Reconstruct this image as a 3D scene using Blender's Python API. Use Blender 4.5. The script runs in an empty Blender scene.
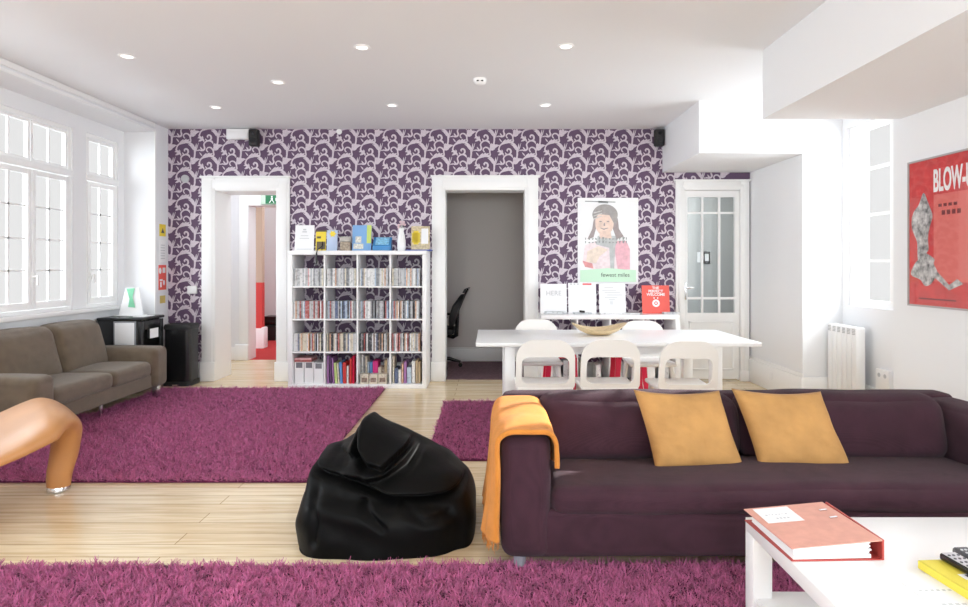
import bpy, bmesh, math, random
import numpy as np
from mathutils import Vector, Matrix, noise as mnoise
random.seed(7); rng = np.random.default_rng(7)
PI = math.pi
scene = bpy.context.scene
COL = scene.collection

# ------------------------------------------------------------------ camera
HC = 1.33; F = 620.0
cam = bpy.data.objects.new('camera', bpy.data.cameras.new('camera')); COL.objects.link(cam)
cam.location = (0, 0, HC); cam.rotation_euler = (PI/2, 0, 0)
cam.data.sensor_width = 36; cam.data.lens = F/968*36
cam.data.shift_x = -5/968; cam.data.shift_y = -38.5/968
cam.data.clip_start = .05
scene.camera = cam
# ------------------------------------------------------------------ view, world, light
scene.view_settings.view_transform = 'Standard'
scene.view_settings.look = 'None'
scene.view_settings.exposure = 0.14
scene.view_settings.gamma = 1.0
scene.view_settings.use_curve_mapping = False
scene.cycles.use_denoising = True
scene.cycles.max_bounces = 10; scene.cycles.diffuse_bounces = 6; scene.cycles.glossy_bounces = 4
scene.cycles.transparent_max_bounces = 16
scene.cycles.caustics_reflective = False; scene.cycles.caustics_refractive = False
scene.cycles.sample_clamp_indirect = 6.0

world = bpy.data.worlds.new('daylight'); scene.world = world; world.use_nodes = True
bg = world.node_tree.nodes['Background']
bg.inputs[0].default_value = (1.0, 1.0, 1.0, 1); bg.inputs[1].default_value = 0.74

def sun(name, direction, energy, angle, color):
    l = bpy.data.lights.new(name, 'SUN'); l.energy = energy; l.angle = math.radians(angle); l.color = color
    o = bpy.data.objects.new(name, l); COL.objects.link(o)
    o.rotation_euler = Vector(direction).to_track_quat('-Z', 'Y').to_euler(); o.location = (6, 8, 5)
    return o
def area(name, loc, direction, sx, sy, power, color=(1, 1, 1)):
    l = bpy.data.lights.new(name, 'AREA'); l.shape = 'RECTANGLE'; l.size = sx; l.size_y = sy
    l.energy = power; l.color = color
    o = bpy.data.objects.new(name, l); COL.objects.link(o); o.location = loc
    o.rotation_euler = Vector(direction).to_track_quat('-Z', 'Y').to_euler()
    return o
sun('sun', (-1, -.66, -.56), 9.5, 0.6, (1.0, .97, .93))
area('sky_light_left', (-7.0, 2.2, 2.6), (1, 0, -.12), 9.5, 4.5, 1130, (.86, .94, 1))
area('sky_light_right', (5.2, 4.6, 2.4), (-1, .05, -.1), 3.6, 3.2, 560, (.88, .95, 1))
area('fill_light_right_near', (5.4, .4, 2.3), (-1, 0, -.1), 3.6, 3.2, 430, (.87, .945, 1))  # added fill, shining in through the invented near right window
area('fill_light_rear', (0, -4.6, 2.4), (0, 1, -.1), 6.0, 3.6, 540, (.86, .94, 1))  # added fill from behind the camera, through the invented rear window

# ------------------------------------------------------------------ helpers
WL = {}
def link(o): COL.objects.link(o); return o
def thing(name, label, cat, loc=(0, 0, 0), rotz=0, group=None, kind=None):
    o = link(bpy.data.objects.new(name, None)); o.empty_display_size = .1
    o.location = loc; o.rotation_euler = (0, 0, rotz)
    if label: o['label'] = label
    if cat: o['category'] = cat
    if group: o['group'] = group
    if kind: o['kind'] = kind
    WL[o.name] = Vector(loc)
    return o
def tag(o, label=None, cat=None, group=None, kind=None):
    if label: o['label'] = label
    if cat: o['category'] = cat
    if group: o['group'] = group
    if kind: o['kind'] = kind
    return o
def finish(me, mats, smooth=None):
    for m in (mats if isinstance(mats, (list, tuple)) else [mats]): me.materials.append(m)
    if smooth is not None:
        me.polygons.foreach_set('use_smooth', [True]*len(me.polygons))
        if smooth < 179: me.set_sharp_from_angle(angle=math.radians(smooth))
    me.update()
def put(name, me, parent=None, origin=None):
    """mesh is in world coordinates (or in the local ones of a thing standing at the origin)"""
    if parent is not None:
        w = WL[parent.name]; me.transform(Matrix.Translation(-w))
        o = link(bpy.data.objects.new(name, me)); o.parent = parent; WL[o.name] = w
    else:
        if origin is None and len(me.vertices):
            co = np.empty(len(me.vertices)*3); me.vertices.foreach_get('co', co); co = co.reshape(-1, 3)
            mn, mx = co.min(0), co.max(0); origin = Vector(((mn[0]+mx[0])/2, (mn[1]+mx[1])/2, mn[2]))
        origin = Vector(origin or (0, 0, 0))
        me.transform(Matrix.Translation(-origin))
        o = link(bpy.data.objects.new(name, me)); o.location = origin; WL[o.name] = origin
    return o

class B:
    def __init__(s): s.bm = bmesh.new(); s.mi = 0
    def _new(s, geom_verts, M=None):
        if M is not None: bmesh.ops.transform(s.bm, matrix=M, verts=geom_verts)
        fs = {f for v in geom_verts for f in v.link_faces}
        for f in fs: f.material_index = s.mi
        return fs
    def box(s, x0, x1, y0, y1, z0, z1, r=0, seg=2, M=None):
        g = bmesh.ops.create_cube(s.bm, size=1)['verts']
        bmesh.ops.transform(s.bm, matrix=Matrix.Translation(((x0+x1)/2, (y0+y1)/2, (z0+z1)/2)) @ Matrix.Diagonal((abs(x1-x0), abs(y1-y0), abs(z1-z0), 1)), verts=g)
        if r > 0:
            r = min(r, .49*min(abs(x1-x0), abs(y1-y0), abs(z1-z0)))
            es = list({e for v in g for e in v.link_edges})
            res = bmesh.ops.bevel(s.bm, geom=es, offset=r, segments=seg, profile=.5, affect='EDGES')
            g = list({v for f in res['faces'] for v in f.verts} | {v for v in g if v.is_valid})
            # gather connected
            seen = set(g); stack = list(g)
            while stack:
                v = stack.pop()
                for e in v.link_edges:
                    w = e.other_vert(v)
                    if w not in seen: seen.add(w); stack.append(w)
            g = list(seen)
        s._new(g, M); return s
    def loft(s, rings, cap=True, closed=True):
        vr = [[s.bm.verts.new(p) for p in ring] for ring in rings]
        n = len(vr[0])
        for a, b in zip(vr, vr[1:]):
            for i in range(n if closed else n-1):
                j = (i+1) % n
                f = s.bm.faces.new((a[i], a[j], b[j], b[i])); f.material_index = s.mi
        if cap and closed:
            for ring, rev in ((vr[0], True), (vr[-1], False)):
                f = s.bm.faces.new(ring[::-1] if rev else ring); f.material_index = s.mi
        return s
    def cyl(s, p0, p1, r0, r1=None, n=16):
        r1 = r0 if r1 is None else r1
        p0, p1 = Vector(p0), Vector(p1); q = (p1-p0).to_track_quat('Z', 'Y')
        rings = []
        for p, r in ((p0, r0), (p1, r1)):
            rings.append([p + q @ Vector((r*math.cos(2*PI*i/n), r*math.sin(2*PI*i/n), 0)) for i in range(n)])
        return s.loft(rings)
    def lathe(s, c, prof, n=24):
        c = Vector(c)
        return s.loft([[c+Vector((r*math.cos(2*PI*i/n), r*math.sin(2*PI*i/n), z)) for i in range(n)] for r, z in prof])
    def tube(s, pts, r, n=8):
        pts = [Vector(p) for p in pts]; rings = []
        for k, p in enumerate(pts):
            t = (pts[min(k+1, len(pts)-1)]-pts[max(k-1, 0)]).normalized()
            q = t.to_track_quat('Z', 'Y')
            rr = r[k] if isinstance(r, (list, tuple)) else r
            rings.append([p + q @ Vector((rr*math.cos(2*PI*i/n), rr*math.sin(2*PI*i/n), 0)) for i in range(n)])
        return s.loft(rings)
    def prism(s, poly, d, fn):
        """polygon (a,b) extruded d; fn(a,b,c)->xyz"""
        A = [s.bm.verts.new(fn(a, b, 0)) for a, b in poly]; C = [s.bm.verts.new(fn(a, b, d)) for a, b in poly]
        n = len(poly); fs = [s.bm.faces.new(A[::-1]), s.bm.faces.new(C)]
        for i in range(n): fs.append(s.bm.faces.new((A[i], A[(i+1) % n], C[(i+1) % n], C[i])))
        for f in fs: f.material_index = s.mi
        return s
    def ring_plate(s, outer, inner, d, fn):
        n = len(outer)
        vs = [[s.bm.verts.new(fn(a, b, c)) for a, b in P] for P, c in ((outer, 0), (inner, 0), (inner, d), (outer, d))]
        for k in range(4):
            P, Q = vs[k], vs[(k+1) % 4]
            for i in range(n):
                j = (i+1) % n
                f = s.bm.faces.new((P[i], P[j], Q[j], Q[i])); f.material_index = s.mi
        return s
    def mesh(s):
        bmesh.ops.recalc_face_normals(s.bm, faces=s.bm.faces)
        me = bpy.data.meshes.new('mesh'); s.bm.to_mesh(me); s.bm.free(); return me
    def build(s, name, mats, parent=None, smooth=35):
        me = s.mesh(); finish(me, mats, smooth); return put(name, me, parent)

def np_mesh(verts, faces, mats, smooth=60):
    me = bpy.data.meshes.new('mesh'); me.from_pydata([tuple(v) for v in verts], [], [tuple(int(i) for i in f) for f in faces])
    finish(me, mats, smooth); return me
def wob(p, s, seed=0.0):
    return mnoise.noise(Vector((p[0]*s+seed, p[1]*s-seed*1.7, p[2]*s+seed*.6)))
def soft_box(x0, x1, y0, y1, z0, z1, r, bulge=(0, 0, 0), n=18, fn=None, wr=(0, 3)):
    """rounded upholstered block with crowned faces"""
    c = np.array([(x0+x1)/2, (y0+y1)/2, (z0+z1)/2]); h = np.array([(x1-x0)/2, (y1-y0)/2, (z1-z0)/2]); inn = np.maximum(h-r, 1e-4)
    bm = bmesh.new(); us = [math.sin(PI/2*(-1+2*i/n)) for i in range(n+1)]
    for ax in range(3):
        for sg in (-1, 1):
            grid = []
            for u in us:
                row = []
                for v in us:
                    q = [0, 0, 0]; q[ax] = sg; q[(ax+1) % 3] = u; q[(ax+2) % 3] = v
                    t = np.array(q, float)*h; k = np.clip(t, -inn, inn); d = t-k; L = np.linalg.norm(d)
                    p = k + (d/L*r if L > 1e-9 else 0)
                    for a in range(3):
                        b, cc = (a+1) % 3, (a+2) % 3
                        p[a] += math.copysign(1, q[a])*abs(q[a])*bulge[a]*(1-q[b]**2)*(1-q[cc]**2) if abs(q[a]) > .01 else 0
                    p = p + c
                    if wr[0]: p = p + wr[0]*np.array([wob(p, wr[1], 1), wob(p, wr[1], 5), wob(p, wr[1], 9)])
                    if fn: p = np.array(fn(*p))
                    row.append(bm.verts.new(p))
                grid.append(row)
            for i in range(n):
                for j in range(n):
                    bm.faces.new((grid[i][j], grid[i+1][j], grid[i+1][j+1], grid[i][j+1]))
    bmesh.ops.remove_doubles(bm, verts=bm.verts, dist=1e-5)
    bmesh.ops.recalc_face_normals(bm, faces=bm.faces)
    me = bpy.data.meshes.new('mesh'); bm.to_mesh(me); bm.free(); return me
def soft(name, m, parent, *a, **k):
    me = soft_box(*a, **k); finish(me, m, 179); return put(name, me, parent)
def text(name, s, size, loc, rot, m, parent=None, align='CENTER', ext=.0006, sx=1.0, bold=0):
    cu = bpy.data.curves.new(name, 'FONT'); cu.body = s; cu.size = size; cu.align_x = align; cu.align_y = 'CENTER'
    cu.extrude = ext; cu.offset = bold; cu.materials.append(m)
    tmp = link(bpy.data.objects.new(name+'_outline', cu)); bpy.context.view_layer.update()
    me = bpy.data.meshes.new_from_object(tmp.evaluated_get(bpy.context.evaluated_depsgraph_get())); bpy.data.objects.remove(tmp)
    me.transform(Matrix.Diagonal((sx, 1, 1, 1))); o = link(bpy.data.objects.new(name, me)); o.rotation_euler = rot
    if parent is not None: o.parent = parent; o.location = Vector(loc)-WL[parent.name]
    else: o.location = loc
    return o
def copy_tree(o, label=None, group=None, loc=None, rotz=None):
    r = o.copy(); COL.objects.link(r)
    for ch in o.children:
        c = ch.copy(); COL.objects.link(c); c.parent = r
        for g in ch.children:
            d = g.copy(); COL.objects.link(d); d.parent = c
    if label: r['label'] = label
    if group: r['group'] = group
    if loc is not None: r.location = loc
    if rotz is not None: r.rotation_euler = (0, 0, rotz)
    return r
def px(x, y, d): return Vector(((x-489)*d/F, d, HC-(y-265)*d/F))

# ------------------------------------------------------------------ materials
def mat(name, col, rough=.5, metal=0, vary=None, bump=None, coat=0, sheen=0, stretch=(1, 1, 1), spec=.5, emit=None):
    m = bpy.data.materials.new(name); m.use_nodes = True; nt = m.node_tree; N = nt.nodes; L = nt.links
    b = N['Principled BSDF']
    b.inputs['Base Color'].default_value = (*col, 1); b.inputs['Roughness'].default_value = rough; b.inputs['Metallic'].default_value = metal
    b.inputs['Specular IOR Level'].default_value = spec
    if coat: b.inputs['Coat Weight'].default_value = coat; b.inputs['Coat Roughness'].default_value = .12
    if sheen: b.inputs['Sheen Weight'].default_value = sheen; b.inputs['Sheen Roughness'].default_value = .5
    if emit: b.inputs['Emission Color'].default_value = (*emit[0], 1); b.inputs['Emission Strength'].default_value = emit[1]
    if vary or bump:
        tc = N.new('ShaderNodeTexCoord'); mp = N.new('ShaderNodeMapping'); mp.inputs['Scale'].default_value = stretch
        L.new(tc.outputs['Object'], mp.inputs['Vector'])
    if vary:
        n = N.new('ShaderNodeTexNoise'); n.inputs['Scale'].default_value = vary[0]; n.inputs['Detail'].default_value = 4
        L.new(mp.outputs[0], n.inputs['Vector'])
        cr = N.new('ShaderNodeValToRGB'); a = vary[1]
        cr.color_ramp.elements[0].position = .3; cr.color_ramp.elements[1].position = .7
        cr.color_ramp.elements[0].color = (*[c*(1-a) for c in col], 1); cr.color_ramp.elements[1].color = (*[min(1, c*(1+a)) for c in col], 1)
        L.new(n.outputs['Fac'], cr.inputs['Fac']); L.new(cr.outputs[0], b.inputs['Base Color'])
    if bump:
        n2 = N.new('ShaderNodeTexNoise'); n2.inputs['Scale'].default_value = bump[0]; n2.inputs['Detail'].default_value = 5
        L.new(mp.outputs[0], n2.inputs['Vector'])
        bp = N.new('ShaderNodeBump'); bp.inputs['Strength'].default_value = bump[1]; bp.inputs['Distance'].default_value = bump[2] if len(bump) > 2 else .005
        L.new(n2.outputs['Fac'], bp.inputs['Height']); L.new(bp.outputs[0], b.inputs['Normal'])
    return m
def weave(name, col, scale, rough=.9, sheen=.3, dark=.25, big=None):
    """woven cloth: crossed wave bands in colour and relief"""
    m = mat(name, col, rough, sheen=sheen, spec=.2); nt = m.node_tree; N = nt.nodes; L = nt.links; b = N['Principled BSDF']
    tc = N.new('ShaderNodeTexCoord'); hs = []
    for ax in ('X', 'Y', 'Z'):
        w = N.new('ShaderNodeTexWave'); w.bands_direction = ax; w.inputs['Scale'].default_value = scale; w.inputs['Distortion'].default_value = 3; w.inputs['Detail'].default_value = 2
        w.inputs['Detail Scale'].default_value = 3
        L.new(tc.outputs['Object'], w.inputs['Vector']); hs.append(w)
    a1 = N.new('ShaderNodeMath'); a1.operation = 'ADD'; L.new(hs[0].outputs['Fac'], a1.inputs[0]); L.new(hs[1].outputs['Fac'], a1.inputs[1])
    a2 = N.new('ShaderNodeMath'); a2.operation = 'ADD'; L.new(a1.outputs[0], a2.inputs[0]); L.new(hs[2].outputs['Fac'], a2.inputs[1])
    nz = N.new('ShaderNodeTexNoise'); nz.inputs['Scale'].default_value = big or 9; nz.inputs['Detail'].default_value = 6
    L.new(tc.outputs['Object'], nz.inputs['Vector'])
    md = N.new('ShaderNodeMath'); md.operation = 'MULTIPLY_ADD'; md.inputs[1].default_value = .22; L.new(a2.outputs[0], md.inputs[0]); L.new(nz.outputs['Fac'], md.inputs[2])
    cr = N.new('ShaderNodeValToRGB'); cr.color_ramp.elements[0].position = .45; cr.color_ramp.elements[1].position = 1.15 if False else 1.0
    cr.color_ramp.elements[0].color = (*[c*(1-dark) for c in col], 1); cr.color_ramp.elements[1].color = (*[min(1, c*(1+dark)) for c in col], 1)
    L.new(md.outputs[0], cr.inputs['Fac']); L.new(cr.outputs[0], b.inputs['Base Color'])
    bp = N.new('ShaderNodeBump'); bp.inputs['Strength'].default_value = .35; bp.inputs['Distance'].default_value = .002
    L.new(a2.outputs[0], bp.inputs['Height']); L.new(bp.outputs[0], b.inputs['Normal'])
    return m
def glass_mat(name, tint=(1, 1, 1), gloss=.08):
    m = bpy.data.materials.new(name); m.use_nodes = True; nt = m.node_tree; N = nt.nodes; L = nt.links
    N.remove(N['Principled BSDF'])
    t = N.new('ShaderNodeBsdfTransparent'); t.inputs[0].default_value = (*tint, 1)
    g = N.new('ShaderNodeBsdfGlossy'); g.inputs['Roughness'].default_value = .03
    mx = N.new('ShaderNodeMixShader'); mx.inputs[0].default_value = gloss
    L.new(t.outputs[0], mx.inputs[1]); L.new(g.outputs[0], mx.inputs[2]); L.new(mx.outputs[0], N['Material Output'].inputs[0])
    return m

W_WALL = mat('painted_white_wall', (.83, .835, .85), .7, bump=(60, .05, .002))
W_CEIL = mat('painted_white_ceiling', (.83, .835, .85), .8)
W_TRIM = mat('gloss_white_trim', (.91, .91, .905), .35)
W_FURN = mat('white_lacquer', (.88, .88, .88), .28)
W_CREAM = mat('cream_plastic', (.88, .86, .83), .3)
GREY_WALL = mat('taupe_grey_wall', (.72, .68, .655), .8)
PURPLE_PAPER = mat('wallpaper_purple', (.115, .062, .125), .55, vary=(140, .12))
SILVER_PAPER = mat('wallpaper_silver', (.64, .565, .63), .42, vary=(90, .12))
BLACK = mat('black_plastic', (.012, .012, .013), .25)
BLACK_MATTE = mat('black_matte', (.014, .014, .015), .6)
CHROME = mat('brushed_metal', (.72, .72, .74), .25, 1)
STEEL = mat('grey_leg_metal', (.40, .43, .48), .35, .3)
GLASS = glass_mat('window_glass', gloss=.01)
SMOKE = glass_mat('cabinet_glass', (.25, .26, .26), .12)
PAPER = mat('paper_white', (.88, .88, .89), .7)
INK = mat('printed_ink', (.10, .10, .11), .7)
INK_G = mat('printed_grey', (.55, .56, .58), .7)
RED = mat('printed_red', (.64, .045, .04), .45, vary=(14, .12))
REDSIGN = mat('coral_red_sign', (.80, .11, .085), .5)
CRIMSON = mat('crimson_plastic', (.62, .012, .055), .3)
YELLOW = mat('yellow_print', (.80, .62, .05), .5)
GREEN = mat('green_print', (.10, .50, .22), .6)
MINT = mat('mint_print', (.62, .86, .66), .7)

def floor_material():
    m = bpy.data.materials.new('pine_floorboards'); m.use_nodes = True; nt = m.node_tree; N = nt.nodes; L = nt.links; b = N['Principled BSDF']
    tc = N.new('ShaderNodeTexCoord')
    br = N.new('ShaderNodeTexBrick'); br.inputs['Scale'].default_value = 1; br.inputs['Brick Width'].default_value = 3.1; br.inputs['Row Height'].default_value = .125
    br.inputs['Mortar Size'].default_value = .0022; br.inputs['Mortar Smooth'].default_value = .3; br.inputs['Bias'].default_value = 0; br.offset = .37
    br.inputs['Color1'].default_value = (.81, .65, .43, 1); br.inputs['Color2'].default_value = (.89, .77, .56, 1); br.inputs['Mortar'].default_value = (.36, .20, .09, 1)
    L.new(tc.outputs['Object'], br.inputs['Vector'])
    mp = N.new('ShaderNodeMapping'); mp.inputs['Scale'].default_value = (1.0, 17, 1); L.new(tc.outputs['Object'], mp.inputs['Vector'])
    n = N.new('ShaderNodeTexNoise'); n.inputs['Scale'].default_value = 2.2; n.inputs['Detail'].default_value = 7; n.inputs['Distortion'].default_value = .6
    L.new(mp.outputs[0], n.inputs['Vector'])
    cr = N.new('ShaderNodeValToRGB'); cr.color_ramp.elements[0].position = .32; cr.color_ramp.elements[1].position = .62
    cr.color_ramp.elements[0].color = (.80, .70, .56, 1); cr.color_ramp.elements[1].color = (1.08, 1.06, 1.02, 1)
    L.new(n.outputs['Fac'], cr.inputs['Fac'])
    mx = N.new('ShaderNodeMix'); mx.data_type = 'RGBA'; mx.blend_type = 'MULTIPLY'; mx.inputs[0].default_value = .75
    L.new(br.outputs['Color'], mx.inputs[6]); L.new(cr.outputs[0], mx.inputs[7])
    v = N.new('ShaderNodeTexVoronoi'); v.inputs['Scale'].default_value = 1.6; mp2 = N.new('ShaderNodeMapping'); mp2.inputs['Scale'].default_value = (1, 1.7, 1)
    L.new(tc.outputs['Object'], mp2.inputs['Vector']); L.new(mp2.outputs[0], v.inputs['Vector'])
    cr2 = N.new('ShaderNodeValToRGB'); cr2.color_ramp.elements[0].position = .012; cr2.color_ramp.elements[1].position = .035
    cr2.color_ramp.elements[0].color = (.45, .27, .14, 1); cr2.color_ramp.elements[1].color = (1, 1, 1, 1)
    L.new(v.outputs['Distance'], cr2.inputs['Fac'])
    mx2 = N.new('ShaderNodeMix'); mx2.data_type = 'RGBA'; mx2.blend_type = 'MULTIPLY'; mx2.inputs[0].default_value = .8
    L.new(mx.outputs[2], mx2.inputs[6]); L.new(cr2.outputs[0], mx2.inputs[7]); L.new(mx2.outputs[2], b.inputs['Base Color'])
    b.inputs['Roughness'].default_value = .27; b.inputs['Coat Weight'].default_value = .3; b.inputs['Coat Roughness'].default_value = .15
    bp = N.new('ShaderNodeBump'); bp.inputs['Strength'].default_value = .25; bp.inputs['Distance'].default_value = .002; bp.invert = True
    L.new(br.outputs['Fac'], bp.inputs['Height']); L.new(bp.outputs[0], b.inputs['Normal'])
    return m
FLOOR = floor_material()

# ------------------------------------------------------------------ room shell
YB = 7.13; ZC = 2.893; XL = -3.69; XR = 3.0; YR = -2.6
def struct(o): o['kind'] = 'structure'; return o
b = B(); b.box(-4.3, 3.6, YR-.2, 8.70, -.1, 0); struct(b.build('floor', FLOOR))
b = B(); b.box(-4.3, 3.6, YR-.2, YB+.2, ZC, ZC+.1); struct(b.build('ceiling', W_CEIL))
b = B(); b.box(1.995, 3.6, YR, 4.52, 2.394, ZC); struct(b.build('ceiling_soffit_near', W_WALL))
b = B(); b.box(1.995, 3.0, 5.89, YB, 2.394, ZC); struct(b.build('ceiling_soffit_far', W_WALL))
# right wall with the bright window niche
b = B()
b.box(XR, 3.6, YR, -1.6, 0, 2.394); b.box(XR, 3.6, 1.8, 4.52, 0, 2.394); b.box(XR, 3.6, -1.6, 1.8, 0, .8); b.box(XR, 3.6, -1.6, 1.8, 2.3, 2.394)  # out-of-view opening added here to let in extra light
b.box(XR, 3.6, 5.93, YB+.2, 0, ZC)
b.box(3.38, 3.6, 4.60, 5.93, 0, .95)
b.box(3.38, 3.6, 4.60, 5.93, 2.62, ZC)
b.box(3.38, 3.6, 4.60, 4.66, .95, 2.62); b.box(3.38, 3.6, 5.87, 5.93, .95, 2.62)
b.box(3.0, 3.6, 4.52, 4.60, 0, ZC)
struct(b.build('wall_right', W_WALL))
# rear wall behind the camera, with a wide window added for fill light
b = B(); b.box(-4.3, -2.4, YR-.2, YR, 0, ZC); b.box(2.4, 3.6, YR-.2, YR, 0, ZC); b.box(-2.4, 2.4, YR-.2, YR, 0, .9); b.box(-2.4, 2.4, YR-.2, YR, 2.55, ZC)
struct(b.build('wall_rear', W_WALL))
# left wall: pier, head, apron and posts of the window recess
units = [(4.95, 6.0), (6.2, 6.74), (3.7, 4.75), (2.45, 3.5), (1.2, 2.25), (-.05, 1.0), (-1.3, -.25)]
b = B()
b.box(-4.10, XL, 6.85, YB+.2, 0, ZC)
b.box(-4.3, XL, YR-.2, 6.85, 2.80, ZC)
b.box(-4.3, -4.03, YR, 6.85, 0, .86)
b.box(-4.3, -4.03, YR, 6.85, 2.66, 2.80)
us = sorted(units); last = YR
for y0, y1 in us: b.box(-4.11, -4.03, last, y0, .86, 2.66); last = y1
b.box(-4.11, -4.03, last, 6.85, .86, 2.66)
struct(b.build('wall_left', W_WALL))
b = B(); b.box(-4.03, -3.95, YR, 6.85, .86, .90, .01); struct(b.build('trim_left_sill', W_TRIM))
b = B(); b.box(XL, XL+.015, YR, 6.83, 2.845, 2.893, .004); b.box(XL, XL+.012, YR, 6.85, 2.80, 2.825, .003); b.box(XL, XL+.012, 6.83, 6.86, 0, 2.80, .003)
struct(b.build('trim_left_recess', W_TRIM))
b = B(); b.box(-3.70, -3.685, 6.86, YB, 0, .2, .004); struct(b.build('baseboard_left', W_TRIM))

def window_unit(n, y0, y1, single):
    w = thing('window_%d' % n, None, None, (-4.08, (y0+y1)/2, .86), kind='structure')
    f = B(); x0, x1 = -4.10, -4.045
    f.box(x0, x1, y0, y1, .86, .93); f.box(x0, x1, y0, y1, 2.62, 2.70); f.box(x0, x1, y0, y0+.04, .93, 2.62); f.box(x0, x1, y1-.04, y1, .93, 2.62)
    f.box(x0, x1+.025, y0, y1, 2.185, 2.245, .006)
    f.build('window_frame', W_TRIM, w)
    gaps = [(y0+.045, y1-.045)] if single else [(y0+.045, (y0+y1)/2-.004), ((y0+y1)/2+.004, y1-.045)]
    for a, c in gaps:
        s = B(); st = .045
        s.box(-4.085, -4.035, a, a+st, .935, 2.175, .004); s.box(-4.085, -4.035, c-st, c, .935, 2.175, .004)
        s.box(-4.085, -4.035, a+st, c-st, .935, 1.0, .004); s.box(-4.085, -4.035, a+st, c-st, 2.13, 2.175, .004)
        for z in (1.28, 1.56, 1.85): s.box(-4.075, -4.055, a+st, c-st, z-.009, z+.009)
        s.box(-4.075, -4.055, (a+c)/2-.009, (a+c)/2+.009, 1.0, 2.13)
        sa = s.build('window_sash', W_TRIM, w)
        p = B(); p.box(-4.068, -4.062, a+st, c-st, 1.0, 2.13); p.build('window_pane', GLASS, sa)
        s = B(); s.box(-4.085, -4.05, a, a+.03, 2.25, 2.615); s.box(-4.085, -4.05, c-.03, c, 2.25, 2.615); s.box(-4.085, -4.05, a+.03, c-.03, 2.25, 2.275); s.box(-4.085, -4.05, a+.03, c-.03, 2.59, 2.615)
        s.box(-4.075, -4.055, (a+c)/2-.008, (a+c)/2+.008, 2.275, 2.59)
        sa = s.build('window_light_frame', W_TRIM, w)
        p = B(); p.box(-4.068, -4.062, a+.03, c-.03, 2.275, 2.59); p.build('window_pane', GLASS, sa)
    h = B(); hy = (y0+y1)/2 if not single else y0+.07
    h.box(-4.035, -4.02, hy-.012, hy+.012, 1.18, 1.28, .004); h.cyl((-4.025, hy, 1.23), (-3.99, hy, 1.23), .008); h.box(-3.995, -3.98, hy-.008, hy+.008, 1.15, 1.24, .004)
    h.build('window_handle', W_TRIM, w)
for i, (a, c) in enumerate(units): window_unit(i+1, a, c, i == 1)
def flat_window(n, fn, u0, u1, z0, z1, cols, rows):
    """a framed window; fn(u, depth, z) -> xyz"""
    c = fn((u0+u1)/2, 0, z0)
    w = thing('window_%d' % n, None, None, c, kind='structure')
    def bx(bb, a, d, e, g, h, k):
        p, q = Vector(fn(a, e, h)), Vector(fn(d, g, k)); bb.box(min(p.x, q.x), max(p.x, q.x), min(p.y, q.y), max(p.y, q.y), h, k)
    f = B(); bx(f, u0, u1, 0, .06, z0, z0+.06); bx(f, u0, u1, 0, .06, z1-.06, z1); bx(f, u0, u0+.06, 0, .06, z0+.06, z1-.06); bx(f, u1-.06, u1, 0, .06, z0+.06, z1-.06)
    for i in range(1, cols): m_ = u0+(u1-u0)*i/cols; bx(f, m_-.03, m_+.03, .005, .055, z0, z1)
    for j in range(1, rows): m_ = z0+(z1-z0)*j/rows; bx(f, u0, u1, .015, .045, m_-.012, m_+.012)
    f.build('window_frame', W_TRIM, w)
    p = B(); bx(p, u0+.06, u1-.06, .028, .034, z0+.06, z1-.06); p.build('window_pane', GLASS, w)
flat_window(8, lambda u, d, z: (3.42+d, u, z), 4.66, 5.87, .95, 2.62, 2, 4)
flat_window(10, lambda u, d, z: (3.3+d, u, z), -1.6, 1.8, .8, 2.3, 4, 3)  # unseen window, added so sun and sky brighten soffit and ceiling
flat_window(9, lambda u, d, z: (u, YR-.12+d, z), -2.4, 2.4, .9, 2.55, 4, 3)  # unseen window, added to fill the sofa front with light

# ---- back wall with openings
D1 = (-3.14, -2.44, 2.18); D2 = (-.50, .41, 2.187); D3 = (2.24, 2.885, 2.19)
rects = [(XL, D1[0]-.03, 0, ZC), (D1[0]-.03, D1[1]+.03, D1[2]+.03, ZC), (D1[1]+.03, D2[0]-.03, 0, ZC), (D2[0]-.03, D2[1]+.03, D2[2]+.03, ZC),
         (D2[1]+.03, D3[0]-.03, 0, ZC), (D3[0]-.03, D3[1]+.03, D3[2]+.03, ZC), (D3[1]+.03, XR, 0, ZC)]
b = B()
for x0, x1, z0, z1 in rects: b.box(x0, x1, YB, YB+.2, z0, z1)
wall_back = struct(b.build('wall_back', PURPLE_PAPER))
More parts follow.
